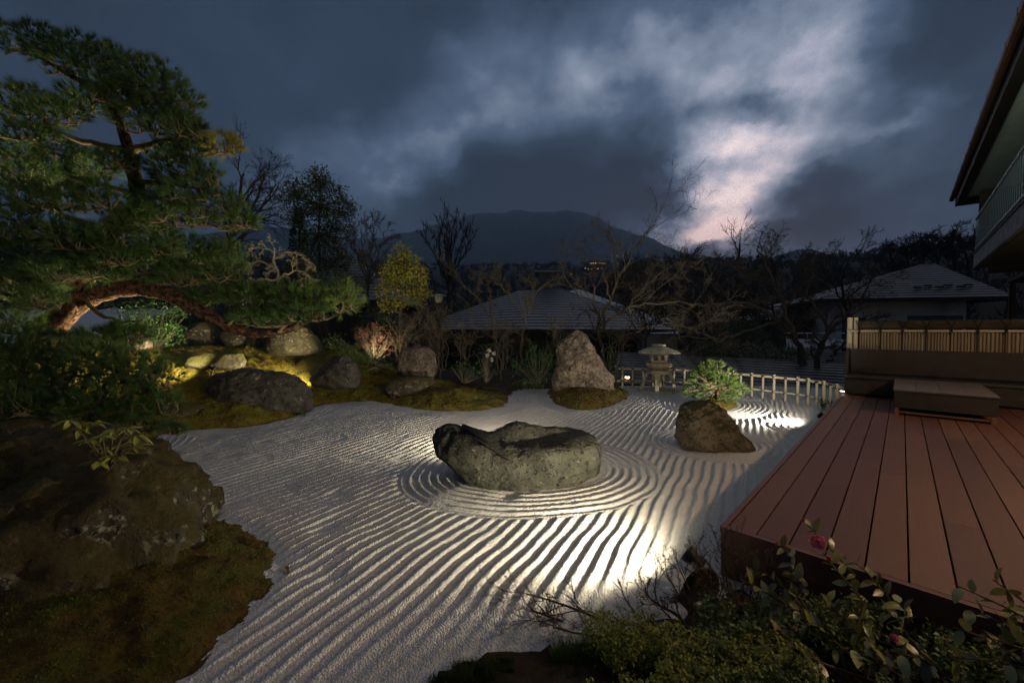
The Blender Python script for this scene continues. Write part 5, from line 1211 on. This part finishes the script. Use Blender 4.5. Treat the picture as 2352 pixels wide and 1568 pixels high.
t = thing('hotel_building', 'long flat-roofed hotel on the far slope below the sunset', 'building', (a.x, a.y, a.z-18))
MB().box((a.x, a.y, a.z-7), (34, 12, 14)).build('wall', M_far, t); MB().box((a.x-1, a.y, a.z+.8), (38, 15, 1.2)).build('roof', M_far, t); MB().box((a.x+20, a.y+2, a.z-8), (16, 10, 10)).build('wing', M_far, t)
for j in range(3):
    MB().box((a.x, a.y-6.3, a.z-2.6-j*3.4), (33, .4, 1.6)).build('window_band', M_glass, t)
    for k in range(8): MB().box((a.x-14+k*4, a.y-6.6, a.z-2.6-j*3.4), (.5, .4, 2.8)).build('column', M_rail, t)
rng = random.Random(3)
t = thing('lit_building', 'far building with a row of warm lit windows at the mountain foot', 'building', (at(1375, 606, 420).x, 420, at(1375, 612, 420).z-6))
c = at(1375, 604, 420); MB().box(c+Vector((0, 3, -3)), (22, 5, 9)).build('wall', M_far, t)
for k in range(7): MB().box(c+Vector((-8+k*2.4, 0, -.2+rng.uniform(-.2, .2))), (1.3, .2, .9)).build('window', M_farl, t)
t = thing('lit_building', 'second far building with faint lit windows just below the first', 'building', (at(1365, 615, 380).x, 380, at(1365, 618, 380).z-5))
c = at(1366, 617, 380); MB().box(c+Vector((0, 3, -2)), (24, 5, 6)).build('wall', M_far, t)
for k in range(6): MB().box(c+Vector((-9+k*3, 0, rng.uniform(-.6, .6))), (1.0, .2, .7)).build('window', M_farl, t)
for i, (px, py, lab) in enumerate([(1418, 588, 'faint distant street light on the mountain flank, upper left'), (1432, 588, 'faint distant street light beside the dark pointed conifer'), (1720, 618, 'pair of distant lights on the slope below the sunset, left one'), (1838, 620, 'single warm distant light on the right slope'), (1312, 629, 'tiny red distant light above the centre roof'), (1775, 624, 'distant light midway along the right slope'), (1030, 652, 'tiny white distant light left of the centre roof')]):
    d = 300; p = at(px, py, d); t = thing('street_light', lab, 'street light', (p.x, p.y, p.z-5)); MB().tube([p-Vector((0, 0, 5)), p], .08, 5).build('pole', M_dark, t); MB().lathe(p, [(.2, -.3), (.38, 0), (.2, .3)], 8).build('globe', M_farl, t)

# ------------------------------------------------------------------ close plants, lower right
M_cam = mk('camellia_leaf_mat', (.13, .15, .045), (.22, .215, .07), 9, .32, .1, 40, spec=.6, objrand=.45, c3=(.20, .11, .03), c3lim=(.54, .70), c3scale=7, transl=.18, bdist=.003)
M_pet = mk('camellia_petal_mat', (.70, .20, .25), (.85, .34, .38), 12, .5, transl=.3, objrand=.15)
M_twig = mk('twig_mat', (.085, .058, .035), (.13, .09, .055), 20, .9)
M_dry = mk('dry_twig_mat', (.055, .036, .024), (.09, .058, .036), 20, .9)
def leaf_mesh(name, mat, L=1, W=.42, fold=.10, curl=.18, serr=0):
    mb = MB(); n = 5; xs = [i/n for i in range(n+1)]
    for x in xs:
        w = W*math.sin(math.pi*min(1, x**.85))**.8/2 if 0 < x < 1 else .008
        z = -curl*x*x
        mb.v += [Vector((x*L, -w, z+fold*w*2)), Vector((x*L, 0, z)), Vector((x*L, w, z+fold*w*2))]
    for i in range(n): mb.f += [(3*i, 3*i+3, 3*i+4, 3*i+1), (3*i+1, 3*i+4, 3*i+5, 3*i+2)]
    me = mb.data(name, smooth=True); me.materials.append(mat); return me
CL = [leaf_mesh('leaf', M_cam, 1, .44, .12, .1), leaf_mesh('leaf', M_cam, 1, .40, .2, .22), leaf_mesh('leaf', M_cam, 1, .48, .05, .3)]
def put_leaf(me, p, d, size, parent, rng, name='leaf'):
    o = bpy.data.objects.new(name, me); COL.objects.link(o); o.parent = parent; o.location = Vector(p)-ORG[parent]
    d = Vector(d).normalized(); up = Vector((rng.gauss(0, .45), rng.gauss(0, .45), 1)).normalized(); y = up.cross(d).normalized(); z = d.cross(y)
    o.rotation_mode = 'QUATERNION'; o.rotation_quaternion = Matrix((d, y, z)).transposed().to_quaternion(); o.scale = (size, size, size); return o
PET = leaf_mesh('petal', M_pet, 1, .95, .25, -.35)
def flower(p, facing, size, parent, rng, openness=1.0):
    """camellia: two whorls of cupped petals and a stamen core, joined under one part"""
    p = Vector(p); w = Vector(facing).normalized()
    core = MB().lathe(p+w*size*.12, [(size*.10, 0), (size*.16, size*.12), (size*.05, size*.22)], 8, Vector((0, 0, 1)).rotation_difference(w).to_matrix()).build('flower', mk_once('stamen_mat'), parent)
    a0 = w.orthogonal().normalized(); b0 = w.cross(a0)
    for ring, (n, tilt, sc) in enumerate(((6, .25+.9*(1-openness), 1.0), (5, .75+.5*(1-openness), .75))):
        for k in range(n):
            q = 2*math.pi*(k+.5*ring)/n+rng.uniform(-.1, .1); rad = a0*math.cos(q)+b0*math.sin(q); d = (rad*math.cos(tilt)+w*math.sin(tilt)).normalized()
            o = bpy.data.objects.new('petal', PET); COL.objects.link(o); o.parent = core; o.location = p-ORG[parent]+w*.01*ring
            y = w.cross(d).normalized(); z = d.cross(y); o.rotation_mode = 'QUATERNION'; o.rotation_quaternion = Matrix((d, y, z)).transposed().to_quaternion(); s = size*sc*rng.uniform(.9, 1.1); o.scale = (s, s, s)
_m = {}
def mk_once(n):
    if n not in _m: _m[n] = mk(n, (.55, .40, .08), (.6, .45, .1), 30, .7)
    return _m[n]
def build_camellia():
    rng = random.Random(17)
    base = Vector((1.75, 1.35, HT(1.75, 1.35)))
    t = thing('camellia_bush', 'camellia bush with glossy dark leaves and pink blooms overhanging the deck corner', 'shrub', base)
    stems = MB(); spots = []
    # branch tips in view (x, y, depth)
    tips = [(1850, 1200, 1.95), (1790, 1250, 1.9), (1720, 1300, 1.9), (1700, 1330, 1.8), (1890, 1270, 1.85), (1960, 1290, 1.85), (1960, 1360, 1.7), (1830, 1330, 1.8), (1900, 1380, 1.7), (1780, 1390, 1.75), (1850, 1430, 1.65), (1960, 1450, 1.6), (2030, 1400, 1.65), (2060, 1380, 1.6), (1790, 1470, 1.6), (1900, 1490, 1.55), (1810, 1520, 1.5), (2000, 1520, 1.5), (2060, 1500, 1.5),
            (2190, 1340, 1.55), (2230, 1400, 1.5), (2280, 1330, 1.5), (2300, 1390, 1.45), (2190, 1440, 1.45), (2260, 1460, 1.4), (2330, 1430, 1.4), (2180, 1510, 1.4), (2300, 1520, 1.35), (2345, 1480, 1.35)]
    for i, (px, py, d) in enumerate(tips):
        tip = at(px, py, d); rt = base+Vector((rng.uniform(-.3, .4), rng.uniform(-.05, .25), .05)) if px < 2120 else base+Vector((rng.uniform(.3, .6), rng.uniform(-.25, .0), .1))
        if px < 2120: rt = rt.lerp(Vector((tip.x, tip.y-.05, .1)), .6)
        mid = rt.lerp(tip, .5)+Vector((rng.uniform(-.08, .08), rng.uniform(-.06, .06), .03)); mid2 = rt.lerp(tip, .8)+Vector((rng.uniform(-.03, .03), 0, .03))
        stems.tube([rt, mid, mid2, tip], [.006, .0045, .0035, .002], 5)
        for k in range(10):
            f = 1-.62*(k+rng.random())/10; q = mid2.lerp(tip, (f-.8)/.2) if f > .8 else mid.lerp(mid2, max(0, (f-.4)/.4))
            a = k*2.4+rng.uniform(-.4, .4); ax = (tip-mid2).normalized(); o1 = ax.orthogonal().normalized(); o2 = ax.cross(o1)
            d_ = ax*rng.uniform(.2, .7)+(o1*math.cos(a)+o2*math.sin(a))+Vector((0, 0, .12)); put_leaf(CL[rng.randrange(3)], q, d_, rng.uniform(.05, .082), t, rng)
    stems.build('stems', M_twig, t)
    cdir = lambda p: (Vector((0, 0, 1.5))-p).normalized()
    for px, py, d, s, op in ((1880, 1248, 1.83, .040, 1), (1845, 1196, 1.93, .022, .25), (1785, 1250, 1.88, .022, .35), (1905, 1285, 1.80, .026, .35), (1825, 1443, 1.62, .018, .2), (2050, 1468, 1.55, .028, .5), (1780, 1450, 1.6, .016, .2)):
        p = at(px, py, d); flower(p, cdir(p)*1.0+Vector((rng.uniform(-.4, .4), 0, .3)), s, t, rng, op)
build_camellia()

# leafy sprig at left, rooted on top of the big boulder
def build_sprig():
    rng = random.Random(9); M_sp = mk('sprig_leaf_mat', (.22, .24, .035), (.32, .29, .05), 6, .45, spec=.4, objrand=.35, transl=.35)
    ms = [leaf_mesh('leaf', M_sp, 1, .34, .15, .25), leaf_mesh('leaf', M_sp, 1, .30, .08, .4)]
    base = at(245, 1082, 2.2); t = thing('leafy_sapling', 'small yellow-green leafy sapling growing beside the huge boulder', 'plant', base); st = MB()
    tips = [(160, 965), (185, 985), (215, 970), (235, 1000), (265, 985), (295, 985), (315, 1000), (280, 1020), (240, 1030), (205, 1010), (245, 1055), (310, 1025), (225, 1060), (265, 1045)]
    for px, py in tips:
        d = 2.2+rng.uniform(-.12, .12); tip = at(px, py, d); mid = base.lerp(tip, .6)+Vector((0, 0, .02)); st.tube([base, mid, tip], [.006, .004, .002], 5)
        for k in range(7):
            a = k*.9+rng.uniform(-.2, .2); put_leaf(ms[k % 2], tip, (math.cos(a), math.sin(a)*.8, rng.uniform(-.5, .35)), rng.uniform(.055, .085), t, rng)
    st.build('stems', M_twig, t)
build_sprig()

# dry twiggy bush by the floodlight
def build_dry():
    rng = random.Random(6)
    def twigbush(label, base, limbs, P, seed, leafn):
        r = random.Random(seed); t = thing('dry_bush', label, 'shrub', base); out = []
        for pts, rad in limbs:
            pts = [Vector(p) for p in pts]
            for _ in range(2):
                q = [pts[0]]
                for i in range(len(pts)-1): q += [pts[i].lerp(pts[i+1], .25), pts[i].lerp(pts[i+1], .75)]
                pts = q+[pts[-1]]
            rr = [max(rad*(1-.7*i/(len(pts)-1)), P['rmin']) for i in range(len(pts))]; out.append((0, pts, rr))
            sprout(out, r, pts, rr, sum((pts[i+1]-pts[i]).length for i in range(len(pts)-1)), 0, P)
        branches_to(out, M_dry, t, 0); n = np.random.RandomState(seed)
        ends = [pts[-1] for lv, pts, rad in out if lv >= P['lev']-1]; C = np.array([e[:] for e in ends]); C = np.repeat(C, leafn, 0); 
        V, f = leaves(n, C+n.normal(size=C.shape)*.004, n.normal(size=C.shape)+np.array([0, 0, .5]), .011, .005); mesh_np('dry_leaves', V, f, M_leaf_brown, t)
    b = gp(1600, 1470, .05)
    P = PR(3, [9, 5, 3], (20, 50), (.35, .55), .18, (.08, .10), .0011, ratio0=(.16, .30))
    twigbush('dry brown twiggy bush with branches reaching left over the gravel', b,
             [([b, at(1530, 1425, 2.05), at(1450, 1420, 2.05), at(1330, 1440, 2.0), at(1220, 1400, 2.05)], .012), ([b, at(1540, 1440, 2.0), at(1400, 1430, 1.95), at(1290, 1385, 2.0), at(1200, 1360, 2.1)], .010), ([b, at(1560, 1410, 2.0), at(1500, 1385, 2.05), at(1480, 1350, 2.1)], .010), ([b, at(1470, 1450, 1.95), at(1350, 1460, 1.9), at(1270, 1440, 1.9)], .009), ([b, at(1590, 1400, 1.95), at(1560, 1380, 2.0)], .014)], P, 3, 2)
    b2 = gp(1620, 1480, .05)
    P2 = PR(3, [6, 4, 3], (15, 40), (.35, .55), .15, (.10, .12), .0010, ratio0=(.18, .34))
    twigbush('dry upright twigs with russet leaf tips in front of the floodlight', b2,
             [([b2, at(1580+k*26, 1400, 2.0), at(1530+k*30, 1290+abs(k-2)*14, 2.1)], .007) for k in range(5)]+[([b2, at(1500, 1390, 1.9), at(1510, 1300, 2.0)], .006), ([b2, at(1640, 1400, 1.9), at(1690, 1270, 1.95)], .005)], P2, 4, 2)
    b3 = gp(1690, 1500, .05)
    twigbush('thin dry stems beside the deck corner fascia', b3, [([b3, at(1680+k*14, 1390, 1.85), at(1660+k*22, 1280+k*10, 1.9)], .005) for k in range(5)], P2, 5, 2)
build_dry()

# low leafy ground cover and grass at bottom right
def carpets():
    rng = np.random.RandomState(55)
    def cover(label, box, n, ln, w, mat, gap, hmax, name, cl=6):
        px = rng.uniform(box[0], box[2], n); py = rng.uniform(box[1], box[3], n); P = []
        P = np.array([gp(a, b, .08)[:] for a, b in zip(px, py)]); P = P[fbm(P[:, 0]*4, P[:, 1]*4+gap, 2) > .47]
        P[:, 2] = HTa(P[:, 0], P[:, 1])+rng.uniform(0, hmax, len(P))
        C = np.repeat(P, cl, 0); C = C+rng.normal(size=C.shape)*ln*.5; Dd = unit(rng.normal(size=C.shape)+np.array([0, 0, .6])); V, f = leaves(rng, C, Dd, ln, w)
        tag(mesh_np(name, V, f, mat), label, 'ground cover', kind='stuff')
    cover('small-leaved olive ground cover along the bottom edge', (1340, 1450, 2000, 1700), 5200, .017, .010, M_leaf_lime2, 0, .17, 'ground_cover')
    cover('dark green ground cover under the camellia', (1600, 1420, 2352, 1700), 4200, .024, .013, M_leaf_dark2, 3, .17, 'ground_cover')
    # grass
    def grass(label, boxes, n, ln, w, mat):
        Ps = []
        for bx in boxes:
            k = n//len(boxes); px = rng.uniform(bx[0], bx[2], k); py = rng.uniform(bx[1], bx[3], k)
            Ps += [gp(a, b, .04)[:] for a, b in zip(px, py)]
        C = np.array(Ps); C[:, 2] = HTa(C[:, 0], C[:, 1])-.01; V, f = needles(rng, C, np.tile([0, 0, 1.0], (len(C), 1)), 4, ln, w, .5); tag(mesh_np('grass', V, f, mat), label, 'grass', kind='stuff')
    grass('bright green grass tufts between the twigs and the deck front', [(1380, 1450, 1700, 1560), (1660, 1400, 1800, 1480), (1270, 1475, 1420, 1530)], 900, .10, .0035, M_grass)
    grass('dark short grass fringe along the gravel at the bottom', [(985, 1530, 1140, 1575), (1040, 1500, 1180, 1545)], 900, .045, .003, M_leaf_dark)
M_leaf_dark2 = mk('shade_leaf_mat', (.075, .11, .036), (.13, .16, .055), 6, .45, island=.4, transl=.3)
M_leaf_lime2 = mk('olive_leaf_mat', (.19, .22, .04), (.29, .28, .06), 8, .5, island=.45, transl=.3)
carpets()

# moss fuzz, fallen needles, weeds
def fuzz():
    rng = np.random.RandomState(77)
    def f(label, h, box, n, ln, w, mat, k=3):
        X = rng.uniform(box[0], box[2], n); Y = rng.uniform(box[1], box[3], n); Z = h(X, Y); m = Z > .015; C = np.stack([X, Y, Z-.004], -1)[m]
        V, fc = needles(rng, C, np.tile([0, 0, 1.0], (len(C), 1)), k, ln, w, .75); tag(mesh_np('moss_tufts', V, fc, mat), label, 'moss', kind='stuff')
    mA = mk('moss_tuft_mat', (.060, .040, .010), (.12, .072, .018), 3, .9, island=.5, c3=(.10, .12, .02), c3lim=(.5, .62), c3scale=2)
    mB = mk('moss_tuft_green_mat', (.095, .066, .012), (.17, .10, .019), 3, .9, island=.45, c3=(.15, .17, .02), c3lim=(.5, .62), c3scale=2)
    f('short brown-green moss on the near mound', h_near, (-2.9, 1.2, -1.0, 3.9), 30000, .016, .003, mA)
    f('moss covering the left bank', h_bank, (-7.5, 5.4, -.8, 11), 26000, .035, .008, mB)
    f('moss round the foot of the standing stone', h_stand, (.8, 7.6, 3.0, 10), 9000, .035, .008, mA)
    f('moss under the dwarf pine', h_pine, (3.2, 6.8, 5.0, 9), 3500, .035, .008, mA)
fuzz()
def small_weed(label, px, py, h, seed, mat, n=14, ln=.05):
    rng = np.random.RandomState(seed); b = hit(px, py); t = thing('weed', label, 'plant', b); st = MB(); C = []
    for k in range(4):
        e = b+Vector((rng.uniform(-.5, .5)*h, rng.uniform(-.5, .5)*h, h*rng.uniform(.5, 1))); st.tube([b, b.lerp(e, .5)+Vector((0, 0, .01)), e], [.004, .003, .002], 4); C += [b.lerp(e, q)[:] for q in np.linspace(.3, 1, n//4+1)]
    C = np.array(C); V, f = leaves(rng, C, rng.normal(size=C.shape)+np.array([0, 0, .3]), ln, ln*.45); st.build('stems', M_twig, t); mesh_np('leaves', V, f, mat, t)
# brown fallen pine needles
def litter():
    rng = np.random.RandomState(91); n = 900; X = rng.uniform(-3.2, -1.0, n); Y = rng.uniform(1.3, 3.6, n); Z = h_near(X, Y); m = Z > .02; n = int(m.sum())
    a = rng.uniform(0, 6.28, n); C = np.stack([X[m], Y[m], Z[m]+.010], -1); V_ = np.stack([np.cos(a), np.sin(a), rng.normal(size=n)*.15], -1); l = rng.uniform(.04, .11, (n, 1)); sd_ = np.stack([-np.sin(a), np.cos(a), 0*a], -1)*.0016
    V = np.empty((n, 3, 3)); V[:, 0] = C-sd_; V[:, 1] = C+sd_; V[:, 2] = C+V_*l
    tag(mesh_np('needle_litter', V.reshape(-1, 3), np.arange(3*n).reshape(-1, 3), M_leaf_brown), 'fallen brown pine needles strewn over the near moss', 'pine needles', kind='stuff')
litter()
small_weed('tiny reddish weed at the foot of the centre rock', 1212, 1122, .07, 1, M_leaf_brown, 20, .03)
small_weed('little green weed at the left edge of the standing stone mound', 1285, 925, .16, 2, M_leaf_green)
small_weed('little green weed in front of the standing stone', 1325, 938, .14, 3, M_leaf_green)
small_weed('green seedling on the mound right of the standing stone', 1405, 905, .12, 4, M_leaf_green)
small_weed('green seedling below the wedge-shaped mossy rock', 575, 812, .16, 5, M_leaf_lime)
small_weed('weed with rusty leaves beside the flat pale slab', 905, 918, .14, 6, M_leaf_brown)
small_weed('weed at the right foot of the peaked brown rock', 1692, 1028, .10, 7, M_leaf_brown)
small_weed('dark green plant at the deck edge near the fence end', 1888, 940, .22, 8, M_leaf_green, 40, .07)
small_weed('green weed at the shore below the dark flat-topped boulder', 700, 955, .10, 9, M_leaf_green)
# fallen leaves on the gravel
rngl = random.Random(5); M_fl = mk('fallen_leaf_mat', (.16, .085, .035), (.24, .13, .05), 20, .7)
FL = leaf_mesh('fallen_leaf', M_fl, .05, .028, .25, .02)
for px, py, lab in ((565, 1028, 'curled brown fallen leaf on the gravel below the mossy shore'), (385, 1038, 'dark fallen leaf on the gravel near the sapling'), (655, 1310, 'thin fallen leaf beside the near moss mound'), (950, 1075, 'fallen leaf left of the centre rock')):
    p = gp(px, py); o = bpy.data.objects.new('fallen_leaf', FL); COL.objects.link(o); o.location = (p.x, p.y, .022); o.rotation_euler = (rngl.uniform(-.3, .3), 0, rngl.uniform(0, 6)); tag(o, lab, 'leaf', 'fallen leaves on the gravel')

# ------------------------------------------------------------------ air
hz = MB().box((0, 1700, 360), (6400, 5600, 870)).build('haze', None); tag(hz, kind='stuff')
hm = bpy.data.materials.new('haze_mat'); hm.use_nodes = True; nt = hm.node_tree
for n in list(nt.nodes): nt.nodes.remove(n)
pv = nt.nodes.new('ShaderNodeVolumePrincipled'); pv.inputs['Color'].default_value = (.50, .72, 1, 1); pv.inputs['Density'].default_value = .00024; pv.inputs['Anisotropy'].default_value = .2
mo = nt.nodes.new('ShaderNodeOutputMaterial'); nt.links.new(pv.outputs[0], mo.inputs['Volume']); hz.data.materials.append(hm)
